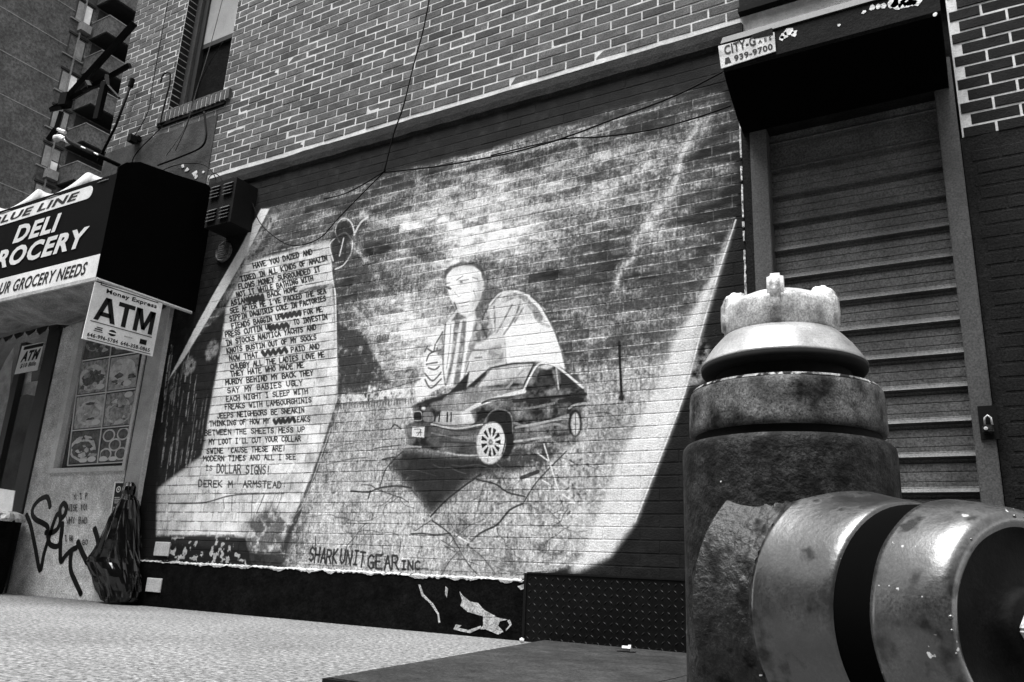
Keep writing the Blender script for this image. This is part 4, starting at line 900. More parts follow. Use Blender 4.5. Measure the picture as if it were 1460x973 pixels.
# shop door at the edge of the picture
dr = empty('door', (0, 0, 0)); dr.parent = deli; dr.matrix_parent_inverse = Matrix.Translation(deli.location).inverted()
dx1 = -7.492
box('frame', dx1 - .075, dx1, .02, .08, 0, 2.4, MT['framelight'], dr); mx_ = at(15, 560).x
box('frame', mx_ - .05, mx_ + .04, .02, .08, 0, 2.3, MT['framedark'], dr); box('frame', -10.5, dx1 - .076, .02, .08, 0, .12, MT['framedark'], dr)
box('pane', mx_ + .041, dx1 - .076, .045, .05, .12, 2.4, glass, dr); box('pane', -10.5, mx_ - .051, .045, .05, .12, 2.4, glass, dr)
box('interior', -12, dx1, .30, .32, 0, 2.6, MT['glassdark'], dr)
for L, m_ in (([(20, 494), (8, 514), (0, 530), (-12, 530), (-22, 640), (0, 640), (12, 566)], 'fabriclight'), ([(22, 533), (45, 531), (43, 547), (20, 551)], 'stucco'), ([(20, 551), (42, 547), (40, 562), (17, 566)], 'post'), ([(42, 545), (55, 543), (51, 565), (40, 563)], 'fabriclight')):
    poly('posted_sheet', [at(a, b, .10) for a, b in L], (0, .004, 0), MT[m_], dr)
q = [at(20.5, 534, .018), at(53, 528, .018), at(62.5, 488, .018), at(31.5, 494, .018)]
s2 = poly('atm_bill_sign', q, (0, .003, 0), MT['sign'])
tag(s2, 'small white ATM $10 bills sign stuck on the deli door glass', 'sign')
ur, uu = q[1] - q[0], q[3] - q[0]
lettering('lettering', 'ATM', q[0] + ur * .12 + uu * .40, ur * .8, uu * .38, MT['ink'], s2, .0015, .05, .25)
lettering('lettering', '$10 Bills', q[0] + ur * .18 + uu * .16, ur * .68, uu * .18, MT['ink'], s2, .0015, .03, .1)
poly('header_bar', [q[0] + ur * .12 + uu * .84, q[0] + ur * .97 + uu * .84, q[0] + ur * .97 + uu * .96, q[0] + ur * .12 + uu * .96], (0, -.0015, 0), MT['ink'], s2)
# spray paint and pen on the stucco
def ribbon(bm, pts, wd):
    pts = [Vector(p) for p in pts]; L_, R_ = [], []
    for i, p in enumerate(pts):
        t_ = (pts[min(i + 1, len(pts) - 1)] - pts[max(i - 1, 0)]).normalized(); n_ = Vector((-t_.z, 0, t_.x)) * wd / 2
        L_.append(bm.verts.new(p + n_)); R_.append(bm.verts.new(p - n_))
    for i in range(len(pts) - 1): bm.faces.new((L_[i], R_[i], R_[i + 1], L_[i + 1]))
    for e, s_ in ((0, -1), (-1, 1)):
        c = pts[e]; ring = [bm.verts.new(c + Vector((math.cos(a) * wd * .55, -.0003 * (1 + e), math.sin(a) * wd * .55))) for a in np.linspace(0, 6.28, 9)[:-1]]; bm.faces.new(ring)
bm = bmesh.new()
for k, L in enumerate(([(285, 330), (280, 300), (265, 275), (225, 292), (192, 330), (184, 370), (202, 402), (245, 425), (272, 448), (272, 490), (285, 545), (330, 555), (350, 500), (356, 430)],
          [(152, 380), (175, 440), (200, 560), (228, 695), (250, 600), (285, 490), (310, 410), (330, 372), (346, 395), (332, 450), (298, 478), (262, 478)],
          [(345, 400), (342, 345), (362, 312), (378, 335), (370, 375), (348, 398)], [(356, 430), (345, 520), (346, 640), (372, 612), (405, 580), (435, 565)],
          [(405, 595), (400, 650), (405, 700), (430, 760), (460, 825)], [(445, 535), (468, 590), (495, 645)], [(540, 460), (555, 510), (568, 585)])):
    ribbon(bm, spline([at(a * .25, 640 + b * .25, -.0212 - .0006 * k) for a, b in L], 5), .046 if k < 5 else .05)
for s_, a, b, h in (("N I P", (106, 713), (126, 711), 8), ("WISE 101", (97, 729), (126, 728), 9), ("WHY BAD", (95, 747), (125, 746), 9), ("I GO", (93, 772), (105, 771), 8), ("GO", (117, 777), (127, 776), 7)):
    for st in text_strokes(s_, a, b, h): ribbon(bm, [at(p[0], p[1], -.0262) for p in st], .007)
from_bm('graffiti', bm, MT['ink'], deli)

# ------------------------------------------------------------------ awning
AX, AY = at(280, 437).x, -.88
nb = atx(137, 396, AX); AY = nb.y; zb, zt = nb.z, at(158, 250, AY).z
awn = empty('shop_awning', (AX, 0, zb), 'black box awning lettered DELI GROCERY over the corner shop', 'awning')
AXL = -11.5
poly('front_panel', [(AXL, AY, zb), (AX - .003, AY, zb), (AX - .003, AY, zt), (AXL, AY, zt)], (0, .02, 0), MT['awnblack'], awn)
def ysec(L): return [(v.y, v.z) for v in (atx(a, b, AX) for a, b in L)]
es = ysec([(137, 397), (156, 262), (160, 246), (168, 237), (180, 232), (200, 231), (250, 249), (296, 263), (302, 270)])
es = [(max(y, AY + .001), z_) for y, z_ in es] + [(-.002, es[-1][1]), (-.002, zb + .01)]
poly('end_panel', [(AX, y, z_) for y, z_ in es], (-.015, 0, 0), MT['awnend'], awn)
bm = bmesh.new(); tube(bm, [(AX + .004, AY, zb - .01), (AX + .004, -.04, zb - .01)], .013, 8); from_bm('end_rail', bm, MT['post'], awn)
poly('lower_rail', [(AXL, AY - .004, zb - .022), (AX, AY - .004, zb - .022), (AX, AY - .004, zb + .004), (AXL, AY - .004, zb + .004)], (0, .02, 0), MT['fabriclight'], awn)
def onfront(px, py): return at(px, py, AY - .002)
# white band and pill
wb = [onfront(0, 432), onfront(137, 394), onfront(142, 362), onfront(0, 400)]
zlo, zhi = zb + .006, onfront(140, 363).z
poly('white_band', [(AXL, AY - .003, zlo), (AX - .004, AY - .003, zlo), (AX - .004, AY - .003, zhi), (AXL, AY - .003, zhi)], (0, .0025, 0), MT['sign'], awn)
pr = onfront(133, 268); pt, pb = onfront(110, 275 - 3).z + .0, onfront(110, 286).z
pa = onfront(60, 286 + 10); z_mid = onfront(112, 279).z; hh = abs(onfront(112, 271).z - onfront(112, 288).z) / 2
pts = [(AXL, z_mid - hh), (pr.x - hh, z_mid - hh)] + [(pr.x - hh + hh * math.sin(t), z_mid - hh * math.cos(t)) for t in np.linspace(.2, math.pi - .2, 9)] + [(pr.x - hh, z_mid + hh), (AXL, z_mid + hh)]
poly('white_pill', [(x, AY - .003, z_) for x, z_ in pts], (0, .0025, 0), MT['sign'], awn)
def front_text(s_, left, right, zlow, zhigh, m_, bold, shear):
    lettering('lettering', s_, (left, AY - .0035, zlow), (right - left, 0, 0), (0, 0, zhigh - zlow), m_, awn, .0015, bold, shear)
xE = onfront(112, 285).x; xL = onfront(2, 322).x; per = (xE - xL) / 7.6
front_text('BLUE LINE', xL - per * 1.25, xE, z_mid - hh * .62, z_mid + hh * .62, MT['ink'], .03, .25)
zpp = (onfront(55, 325).z - onfront(55, 355).z) / 30
d0, d1 = onfront(17, 352), onfront(84, 325)
front_text('DELI', d0.x, d1.x, onfront(50, 327).z - 12 * zpp, onfront(50, 327).z + 12 * zpp, MT['letter'], .04, .2)
g1 = onfront(125, 340); g0 = onfront(0, 375); gw = (g1.x - g0.x) / 5.75
front_text('GROCERY', g1.x - gw * 7.1, g1.x, onfront(62, 354).z - 13 * zpp, onfront(62, 354).z + 13 * zpp, MT['letter'], .04, .2)
n1_ = onfront(124, 384)
n0_ = onfront(0, 418); nw = (n1_.x - n0_.x) / 15.6
front_text('YOUR GROCERY NEEDS', n1_.x - nw * 18.1, n1_.x, zlo + (zhi - zlo) * .20, zlo + (zhi - zlo) * .78, MT['ink'], .025, .25)
# scalloped fabric along the top edge and sagging cloth beneath
bm = bmesh.new(); n = 150; A_, B_ = [], []
for i in range(n + 1):
    x = AXL + (AX - .10 - AXL) * i / n; s_ = .5 + .5 * math.sin(x * 9.2 + .6); fade = min(1, (AX - .1 - x) / .2)
    A_.append(bm.verts.new((x, AY + .012 + .02 * math.sin(x * 9.2), zt - .03))); B_.append(bm.verts.new((x, AY + .05 + .03 * math.cos(x * 9.2), zt + (.03 + .12 * s_ ** .8) * (.4 + .6 * fade))))
for i in range(n): bm.faces.new((A_[i], A_[i + 1], B_[i + 1], B_[i]))
sc_ = from_bm('top_edge_fabric', bm, MT['fabriclight'], awn, True); sc_.modifiers.new('thick', 'SOLIDIFY').thickness = .006
bm = bmesh.new(); nx, ny = 150, 22; G_ = []
for j in range(ny + 1):
    row = []
    for i in range(nx + 1):
        x = AXL + (AX - .04 - AXL) * i / nx; v = j / ny; y = AY + .03 + (-.05 - AY - .03) * v
        z_ = zb - .01 + .12 * v - .10 * math.sin(math.pi * v) + .03 * math.sin(x * 7 + 3 * v) * math.sin(math.pi * v) + .018 * math.sin(x * 17 + 9 * v + math.sin(x * 5)) * math.sin(math.pi * v) + (random.uniform(-.004, .004))
        row.append(bm.verts.new((x, y, z_)))
    G_.append(row)
for j in range(ny):
    for i in range(nx): bm.faces.new((G_[j][i], G_[j][i + 1], G_[j + 1][i + 1], G_[j + 1][i]))
from_bm('sagging_cloth', bm, MT['fabric'], awn, True)
box('awning_roof', AXL, AX - .016, AY + .1, -.02, zt - .05, zt - .04, MT['awnblack'], awn)
bm = bmesh.new()
for k in range(26):                                       # dark scallops: the cloth's shadow put in as shapes
    x = AXL + 1 + k * .19; d = random.uniform(.03, .11); prism(bm, [(x, -.07, zb + .11), (x + .19, -.07, zb + .11), (x + .17, -.075, zb + .11 - d * .6), (x + .09, -.08, zb + .11 - d), (x + .02, -.075, zb + .11 - d * .5)], (0, .004, 0))
from_bm('hem_shadow', bm, MT['framedark'], awn)

# ATM flag hanging from the end rail
q = [atx(117, 483, AX + .01), atx(217.5, 508.5, AX + .01), atx(232.5, 430, AX + .01), atx(136, 402, AX + .01)]
fl = poly('atm_flag_sign', q, (-.008, 0, 0), MT['sign'])
tag(fl, 'white Money Express ATM sign hanging under the end of the awning', 'sign')
ur, uu = q[1] - q[0], q[3] - q[0]
def fl_text(s_, a, b, w_, h, bold=.03): lettering('lettering', s_, q[0] + ur * a + uu * b, ur * w_, uu * h, MT['ink'], fl, .002, bold)
fl_text('Money Express', .17, .845, .74, .10, .03); bm = bmesh.new()
def blk(L, a, w_): prism(bm, [q[0] + ur * (a + u_ * w_) + uu * (.37 + v_ * .42) + Vector((.002, 0, 0)) for u_, v_ in L], (.0005, 0, 0))
for L in ([(0, 0), (.22, 0), (.60, 1), (.36, 1)], [(.78, 0), (1.02, 0), (.64, 1), (.40, 1)], [(.2, .2), (.8, .2), (.74, .38), (.26, .38)]): blk(L, .08, .29)
for L in ([(0, .82), (1, .82), (1, 1), (0, 1)], [(.36, 0), (.64, 0), (.64, .83), (.36, .83)]): blk(L, .375, .235)
for L in ([(0, 0), (.22, 0), (.22, 1), (0, 1)], [(.78, 0), (1, 0), (1, 1), (.78, 1)], [(.02, 1), (.30, 1), (.60, .12), (.42, .12)], [(.70, 1), (.98, 1), (.58, .12), (.40, .12)]): blk(L, .63, .29)
from_bm('lettering', bm, MT['ink'], fl)
fl_text('646-996-5784', .05, .06, .42, .07, .03); fl_text('646-358-0865', .51, .06, .43, .07, .03)
def fl_bar(a, b, w_, h, m_='ink'):
    p = q[0] + ur * a + uu * b; poly('printed_bar', [p, p + ur * w_, p + ur * w_ + uu * h, p + uu * h], (.002, 0, 0), MT[m_], fl)
fl_bar(.05, .325, .88, .012); fl_bar(.06, .025, .9, .012); fl_bar(.08, .975, .84, .014); fl_bar(.13, .21, .10, .02); fl_bar(.15, .245, .08, .015); fl_bar(.12, .18, .12, .012); fl_bar(.77, .165, .10, .09); fl_bar(.79, .195, .06, .015, 'post'); fl_bar(.54, .215, .12, .02, 'post')
bm = bmesh.new(); c = q[0] + ur * .37 + uu * .22
f = bm.faces.new([bm.verts.new(c + ur * .055 * math.cos(a) + uu * .055 * math.sin(a) + Vector((.002, 0, 0))) for a in np.linspace(0, 6.28, 19)[:-1]]); from_bm('round_logo', bm, MT['ink'], fl)
p = c - ur * .06 - uu * .012; poly('logo_bar', [p, p + ur * .12, p + ur * .12 + uu * .024, p + uu * .024], (.003, 0, 0), MT['sign'], fl)
bm = bmesh.new()
for s_ in (.08, .9): tube(bm, [q[3] + ur * s_ + Vector((0, 0, -.01)), Vector((AX + .004, (q[3] + ur * s_).y, zb - .005))], .004, 6)
from_bm('hanging_wire', bm, MT['cable'], fl)

# ------------------------------------------------------------------ things on the shop wall
HZ = lambda L, y: [(at(a, b, y)) for a, b in L]
# knotted rubbish bag
prof = [(688, 181, 189), (694, 179, 191), (700, 177, 190), (706, 178, 189), (714, 175, 193), (726, 170, 194), (740, 163, 195), (755, 156, 195), (770, 148, 195), (784, 139, 195.5), (796, 130, 196), (803, 127, 196), (812, 130, 197), (822, 135, 197), (832, 137, 197), (842, 141, 197), (851, 146, 195), (857, 149, 190), (859, 156, 184)]
bm = bmesh.new(); rings = []; NB = 40
NB = 64
for i, (py, xl, xr) in enumerate(prof):
    a, b = at(xl, py, -.10), at(xr, py, -.10); c = (a + b) / 2; hw = (b.x - a.x) / 2; z_ = max(c.z, .004); ring = []; dp_ = min(hw * .75, .085)
    for k in range(NB):
        t_ = k * 2 * math.pi / NB; q_ = Vector((math.cos(t_) * 1.6, math.sin(t_) * 1.6, i * .22))
        fold = 1 + (.16 * mn.noise(q_ * 1.7) + .10 * mn.noise(q_ * 4.1 + Vector((7, 1, 3))) + .05 * math.sin(t_ * 13 + i * .5)) * (1 if 3 < i < 18 else .4)
        ring.append(bm.verts.new((c.x + hw * math.cos(t_) * min(fold, 1.04), min(-.10 + dp_ * math.sin(t_) * fold * 1.1, -.024), z_ + .012 * mn.noise(q_ * 3) * (4 < i < 17))))
    rings.append(ring)
for A_, B_ in zip(rings, rings[1:]):
    for k in range(NB): bm.faces.new((A_[k], A_[(k + 1) % NB], B_[(k + 1) % NB], B_[k]))
bm.faces.new(rings[0]); bm.faces.new(rings[-1][::-1])
tag(from_bm('rubbish_bag', bm, MT['bag'], None, False), 'black plastic rubbish bag knotted and slumped against the stucco beside the post', 'rubbish bag')
# sticker strip
st_ = empty('sticker_strip', at(168, 718, -.022), 'narrow black and white sticker strip above the rubbish bag', 'sticker')
poly('white_backing', HZ([(155, 749), (168, 749), (192, 687), (163, 687)], -.0215), (0, .001, 0), MT['sign'], st_)
poly('black_strip', HZ([(157, 746), (166, 747), (176, 689), (165, 689)], -.0230), (0, .001, 0), MT['ink'], st_)
for (cx, cy_, r, m_) in ((169, 698, 4.6, 'sign'), (169, 698, 3.0, 'ink'), (169, 698, 1.4, 'sign'), (163, 737, 1.5, 'sign')):
    c = at(cx, cy_, -.0236 - (5 - r) * .0003); bm = bmesh.new(); bm.faces.new([bm.verts.new(c + Vector((r * .0062 * math.cos(a), 0, r * .0055 * math.sin(a)))) for a in np.linspace(0, 6.28, 17)[:-1]]); from_bm('printed_ring', bm, MT[m_], st_)
for (x0, y0, x1, y1) in ((163, 709, 171, 719), (161, 723, 169, 732)):
    for k in range(4): 
        ya = y0 + (y1 - y0) * k / 4; poly('printed_line', HZ([(x0, ya + 1.4), (x1 - 1, ya + 1.2), (x1, ya), (x0 + .3, ya)], -.0235), (0, .0006, 0), MT['plate'], st_)
# bin at the picture's edge
bc = at(-44, 838, -.35); bc.z = 0
bn = empty('litter_bin', bc, 'black litter bin with crumpled bag and white card at the left edge', 'bin')
bm = bmesh.new(); lathe(bm, [(0.002, 0), (.002, .24), (.05, .25), (.52, .27), (.60, .275), (.60, .25), (.5, .24), (.5, 0)], bc, (0, 0, 1), 32); from_bm('bin_body', bm, MT['plinth'], bn, False)
bm = bmesh.new(); lathe(bm, [(.575, .280), (.60, .287), (.64, .272), (.66, .22), (.62, .16), (.60, .02)], bc, (0, 0, 1), 48, lambda L, t_: 1 + .05 * math.sin(t_ * 13) + random.uniform(-.05, .05)); from_bm('bin_liner', bm, MT['tinfoil'], bn, False)
poly('white_card', HZ([(-30, 742), (15, 737), (21, 700), (-30, 692)], -.25), (0, .006, 0), MT['sign'], bn)
# louvred box beside the awning
yb0 = -.22
lv = empty('louvred_box', at(325, 285, -.1), 'black louvred metal box bolted to the wall beside the awning', 'vent box')
fx0, fx1 = at(298, 285, yb0).x, at(333, 285, yb0).x; fz0, fz1 = at(328, 316, yb0).z, at(334, 254, yb0).z
box('casing', fx0, fx1, yb0, -.002, fz0, fz1, MT['black'], lv)
for col in range(2):
    for r in list(range(4)) + list(range(7, 11)):
        x0 = fx0 + .02 + col * (fx1 - fx0) / 2; x1 = x0 + (fx1 - fx0) / 2 - .05; z_ = fz1 - .03 - r * (fz1 - fz0 - .06) / 11
        poly('louvre', [(x0, yb0 - .001, z_), (x1, yb0 - .001, z_), (x1, yb0 - .018, z_ - .016), (x0, yb0 - .018, z_ - .016)], (0, 0, -.004), MT['track'], lv)
# round vent
c = at(320.5, 360, -.004); bm = bmesh.new(); rz = at(320, 347, 0).z - c.z
lathe(bm, [(0, rz), (.02, rz), (.026, rz * .9), (.018, rz * .8), (.018, 0)], c, (0, -1, 0), 28); vd = from_bm('round_vent', bm, MT['disc'], None)
tag(vd, 'round grey vent cover on the dark wall left of the scroll', 'vent')
bm = bmesh.new()
for k in range(6): bx(bm, c.x - rz * .7, c.x + rz * .7, c.y - .024, c.y - .0185, c.z - rz * .62 + k * rz * .22, c.z - rz * .62 + k * rz * .22 + .012)
from_bm('grille', bm, MT['disc'], vd)

# ------------------------------------------------------------------ cables and pipes on the facade
def cable(label, L, r=.009, y=-.025, name='cable', m_='cable', cat='cable', group='cables strung over the facade', wob=0):
    bm = bmesh.new(); tube(bm, spline([at(a, b, y) for a, b in L], 5), r * .55, 6); o = from_bm(name, bm, MT[m_], None, True)
    return tag(o, label, cat, group)
cable('cable running down the upper brick to the string course in mid wall', [(616, -20), (612, 0), (603, 45), (590, 92), (575, 152), (561, 192), (548, 244)], .010, -.05)
cable('cable looping from the string course round the top of the scroll', [(548, 245), (522, 271), (482, 312), (457, 339), (427, 350), (402, 345), (370, 317), (357, 280), (345, 262)], .008)
cable('short cable from the string course towards the painted loop on the scroll', [(550, 243), (520, 262), (490, 277), (462, 284)], .009, -.03)
cable('cable sagging across the top of the mural up to the gate hood', [(548, 246), (620, 238), (690, 226), (750, 213), (812, 194), (870, 172), (960, 138), (1030, 103)], .010)
cable('cable along the upper right of the mural ending below the hood', [(700, 222), (800, 199), (850, 196), (925, 186), (990, 169), (1042, 151)], .009, -.02)
cable('thin wire down the brick near the building corner', [(243, -20), (240, 0), (226, 75), (217, 125), (210, 162), (187, 202)], .007)
cable('pale thin wire hanging in front of the upstairs window', [(322, -20), (317, 0), (304, 50), (292, 92), (280, 130), (265, 180), (237, 222)], .006, -.05, m_='track')
cable('dark wire crossing the lower pane of the upstairs window', [(318, 60), (300, 88), (288, 112), (276, 140), (268, 175), (250, 215)], .006, -.045)
cable('thick cable bent under the window sill', [(291, 160), (293, 178), (294, 195), (287, 210), (262, 222), (225, 236)], .016, -.05)
cable('cable from the sill corner down behind the awning', [(232, 180), (217, 195), (200, 212), (190, 226), (188, 236)], .009, -.03)
cable('looped wire ends over the awning end', [(225, 246), (250, 236), (275, 233), (292, 236), (303, 246), (308, 256)], .008, -.06)
cable('small wire loop above the louvred box', [(296, 262), (299, 252), (307, 248), (315, 254), (318, 262)], .008, -.06)
cable('wire curling down beside the louvred box', [(334, 253), (344, 262), (352, 272), (357, 285), (362, 296), (365, 303)], .006, -.04)
pp = empty('standpipe', at(165, 175, -.05), 'slim dark pipe with a knuckle fitting on the corner brickwork', 'pipe')
bm = bmesh.new(); tube(bm, [at(187, 120, -.06), at(165, 180, -.06), at(140, 230, -.06)], .013, 8); from_bm('pipe_run', bm, MT['cable'], pp, True)
bm = bmesh.new(); tube(bm, [at(189, 113, -.06), at(186, 124, -.06)], .026, 8); from_bm('pipe_fitting', bm, MT['cable'], pp)
bk = empty('wall_hook', at(194, 200, -.03), 'small black bracket lamp base on the corner brickwork below the window', 'bracket')
c = at(194, 200, -.03); box('hook_plate', c.x - .05, c.x + .05, -.05, -.008, c.z - .02, c.z + .03, MT['black'], bk); box('hook_arm', c.x + .0, c.x + .055, -.12, -.051, c.z - .06, c.z + .01, MT['black'], bk)
sp = at(239, 108, -.03); bm = bmesh.new(); tube(bm, spline([at(243, 104, -.03), at(242, 120, -.03), at(237, 140, -.03), at(231, 165, -.03), at(229, 178, -.03)], 4), .008, 6); bmr = bm
tube(bm, spline([at(243, 105, -.03), at(238, 104, -.03), at(232, 108, -.03), at(229, 118, -.03)], 4), .008, 6)
tag(from_bm('hooked_rod', bm, MT['cable'], None, True), 'hooked iron rod beside the left jamb of the upstairs window', 'rod')

# ------------------------------------------------------------------ bracket frame and floodlight at the building corner
BY = -.45
br = empty('sign_bracket', at(95, 145, BY), 'black steel bracket frame jutting out from the building corner', 'bracket')
def bar(px0, py0, px1, py1, r, y0=BY, y1=BY, name='bracket_arm'):
    bm = bmesh.new(); tube(bm, [at(px0, py0, y0), at(px1, py1, y1)], r, 4); return from_bm(name, bm, MT['cable'], br)
bar(192, 33, 92, 145, .034, BY + .1); bar(185, 93, 73, 157, .028, BY + .1); bar(118, 130, 152, 120, .014); bar(96, 135, 92, 152, .06, name='bracket_hub'); bar(150, 118, 138, 171, .035, name='hanging_strap'); bar(88, 160, 80, 186, .026, name='hanging_strap'); bar(80, 184, 69, 200, .026, name='hanging_strap')
bar(148, 116, 170, 140, .012); bar(152, 108, 153, 122, .022, name='bracket_knob'); bar(73, 157, 90, 153, .026); bar(124, 117, 128, 124, .024, name='bracket_knob')
fl2 = empty('floodlight', at(85, 195, BY), 'white floodlight head on a long arm over the shop awning', 'floodlight')
bm = bmesh.new(); tube(bm, spline([at(95, 197, BY), at(101, 203, BY), at(115, 210, BY), at(140, 222, BY), at(170, 236, BY + .2)], 4), .02, 8); from_bm('lamp_arm', bm, MT['cable'], fl2, True)
bm = bmesh.new(); tube(bm, [at(116, 209.5, BY - .02), at(140, 221, BY - .02)], .007, 6); from_bm('arm_highlight_strip', bm, MT['sign'], fl2); 
bm = bmesh.new(); tube(bm, [at(80, 198, BY), at(86, 196, BY), at(92, 199, BY)], [.036, .028, .022], 10); from_bm('lamp_head', bm, MT['sign'], fl2)
bm = bmesh.new(); tube(bm, [at(83, 185, BY), at(93, 189, BY)], .018, 6); from_bm('lamp_visor', bm, MT['sign'], fl2)
bm = bmesh.new(); tube(bm, spline([at(92, 199, BY), at(96, 203, BY), at(101, 203, BY)], 3), .012, 6); from_bm('lamp_flex', bm, MT['sign'], fl2)

# ------------------------------------------------------------------ apartment tower
TXF = -51.0
tw = empty('apartment_tower', (TXF, 20, 0), 'tall dim brick apartment tower with stacked balconies behind the deli', 'apartment block')
box('wall', -64, TXF, 4, 52, -.2, 52, MT['aptbrick'], tw)
bm = bmesh.new()
for k in range(18): 
    z_ = 1.3 + .33 + k * 2.8 + 1.0; bx(bm, TXF - .01, TXF + .02, 4, 52, z_, z_ + .06)
from_bm('slab_line', bm, MT['aptpale'], tw)
rng2 = random.Random(5)
rc = atx(131, 35, TXF); ss = [atx(157, 23, X_) for X_ in np.linspace(-51, -46, 60)]
cn = min(ss, key=lambda v: abs(v.z - rc.z)); BX, BY0 = max(cn.x, -49.3), rc.y
for k in range(-7, 5):
    zt_ = .615 * 51 + .33 + 2.8 * k; zb_ = zt_ - 1.62; y0, y1 = .486 * 51 - 4.1, .509 * 51 - 4.1
    wn = box('window', TXF - .02, TXF + .03, y0, y1, zb_, zt_, MT['framedark'], tw)
    a = 'aptwhite' if k in (0, 3, 2, -4) else ('aptgrey' if k != 1 else 'aptgrey'); b = 'aptgrey' if k != -2 else 'aptgrey'
    if k == 1: b = 'framedark'
    ym = (y0 + y1) / 2
    wn2 = box('pane', TXF + .032, TXF + .036, y0 + .08, ym - .05, zb_ + .08, zt_ - .12, MT['aptgrey' if k != 1 else 'aptbrick'], wn)
    if k == -2: box('pane', TXF + .032, TXF + .036, ym + .05, y1 - .08, zb_ + .70, zt_ - .12, MT['aptgrey'], wn); box('pane', TXF + .032, TXF + .036, ym + .05, y1 - .08, zb_ + .08, zb_ + .62, MT['aptwhite'], wn)
    else: box('pane', TXF + .032, TXF + .036, ym + .05, y1 - .08, zb_ + .08, zt_ - .12, MT[a], wn)
    box('sill', TXF + .001, TXF + .14, y0 - .25, y1 + .05, zb_ - .12, zb_ - .02, MT['aptpale'], wn)
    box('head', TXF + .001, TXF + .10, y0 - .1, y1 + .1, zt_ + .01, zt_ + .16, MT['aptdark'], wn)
    if k in (2, -2): box('air_conditioner', TXF + .031, TXF + .5, y0 + .35, y1 - .1, zb_ - .75, zb_ - .14, MT['aptgrey'], wn)
    # balcony
    zp = rc.z + 2.8 * (k - 2)
    bc_ = empty('balcony', (0, 0, 0)); bc_.parent = tw; bc_.matrix_parent_inverse = Matrix.Translation(tw.location).inverted()
    ye = BY0 + 7
    box('parapet', BX - .12, BX, BY0, ye, zp - 1.25, zp, MT['aptbrick'], bc_); box('parapet', TXF + .04, BX - .121, BY0, BY0 + .12, zp - 1.25, zp - .002, MT['aptbrick'], bc_)
    box('rail', BX - .16, BX + .03, BY0 - .03, ye, zp + .002, zp + .07, MT['aptpale'], bc_); box('rail', TXF + .04, BX - .161, BY0 - .03, BY0 + .15, zp + .003, zp + .068, MT['aptpale'], bc_)
    box('slab', TXF + .04, BX - .125, BY0 + .125, ye, zp - 1.3, zp - 1.1, MT['aptdark'], bc_)  # near-black slab: shade under the balcony put into its colour
    box('recess_shade', TXF + .003, TXF + .035, BY0 + .3, ye, zp - 1.09, zp + 1.4, MT['aptdark'], bc_)  # dark sheet painted as the shaded depth of the balcony
box('corner_pipe', TXF + .001, TXF + .12, BY0 - .75, BY0 - .65, 0, 51, MT['aptpale'], tw)

# ------------------------------------------------------------------ unseen houses behind the camera, added to block low sky
for i, (x0, x1, h) in enumerate(((-62, -36, 19), (-35.9, -14, 16), (-13.9, 6, 18), (6.1, 30, 15), (30.1, 60, 20))):
    fb = empty('unseen_row_house', ((x0 + x1) / 2, -19, 0), ['wide', 'low', 'tall', 'plain', 'end'][i] + ' unseen brick row house added across the street to block low sky', 'house')
    box('wall', x0, x1, -30, -19, -.14, h, MT['opposite'], fb); box('cornice', x0 - .02, x1 + .02, -19.001, -18.6, h - .7, h + .2, MT['aptdark'], fb)
    for fl_ in range(int(h // 3.4)):
        for k in range(int((x1 - x0) // 3)):
            wx = x0 + 1 + k * 3; box('window', wx, wx + 1.2, -18.998, -18.96, 1 + fl_ * 3.4, 2.9 + fl_ * 3.4, MT['aptdark'], fb)

# ------------------------------------------------------------------ fire hydrant
d_ = ray(1121, 640); HA = Vector(EYE + d_); HA.z = 0
hy = empty('fire_hydrant', HA, 'weathered dark enamel fire hydrant close to the camera', 'fire hydrant')
bump_ = lambda s: (lambda L, t_: 1 + s * math.sin(t_ * 3 + L * 20) * math.sin(t_ * 7 + L * 31))
bm = bmesh.new(); lathe(bm, [(0, .165), (.05, .165), (.058, .158), (.06, .128), (.12, .124), (.3, .1245), (.46, .125), (.486, .1250), (.494, .1238), (.4985, .120), (.4985, .10)], HA, (0, 0, 1), 96, bump_(.006)); from_bm('barrel', bm, MT['hbody'], hy, True)
bm = bmesh.new(); lathe(bm, [(.5098, .100), (.5098, .1140), (.5135, .1163), (.52, .1166), (.555, .1160), (.563, .1148), (.568, .111), (.568, .085)], HA, (0, 0, 1), 96, bump_(.004)); from_bm('upper_flange', bm, MT['hflange'], hy, True)
bm = bmesh.new(); lathe(bm, [(.4986, .110), (.5097, .110)], HA, (0, 0, 1), 64); from_bm('groove_ring', bm, MT['black'], hy, True)  # groove floor coloured black to hold its shade
bm = bmesh.new(); lathe(bm, [(.5682, .086), (.59, .082)], HA, (0, 0, 1), 48); from_bm('neck_ring', bm, MT['black'], hy, True)  # neck coloured black for the shaded gap under the bonnet
bm = bmesh.new(); lathe(bm, [(.5995, .1005), (.6005, .1014), (.6035, .0995), (.613, .0940), (.624, .0865), (.634, .078), (.6405, .072), (.6405, .05)], HA, (0, 0, 1), 96); dome = from_bm('bonnet', bm, MT['hdome'], hy, True)
bm = bmesh.new(); lathe(bm, [(.5895, .078), (.589, .094), (.5905, .0985), (.5935, .1006), (.5994, .1012), (.5994, .090)], HA, (0, 0, 1), 96); from_bm('bonnet_undershade', bm, MT['black'], dome, True)  # black underside puts the bonnet's own shade into the colour
bm = bmesh.new(); lathe(bm, [(.5655, .1138), (.5685, .1118), (.5690, .1100), (.5682, .108)], HA, (0, 0, 1), 96); from_bm('pale_rim', bm, MT['hrim'], hy, True)  # pale ring along the flange's upper edge
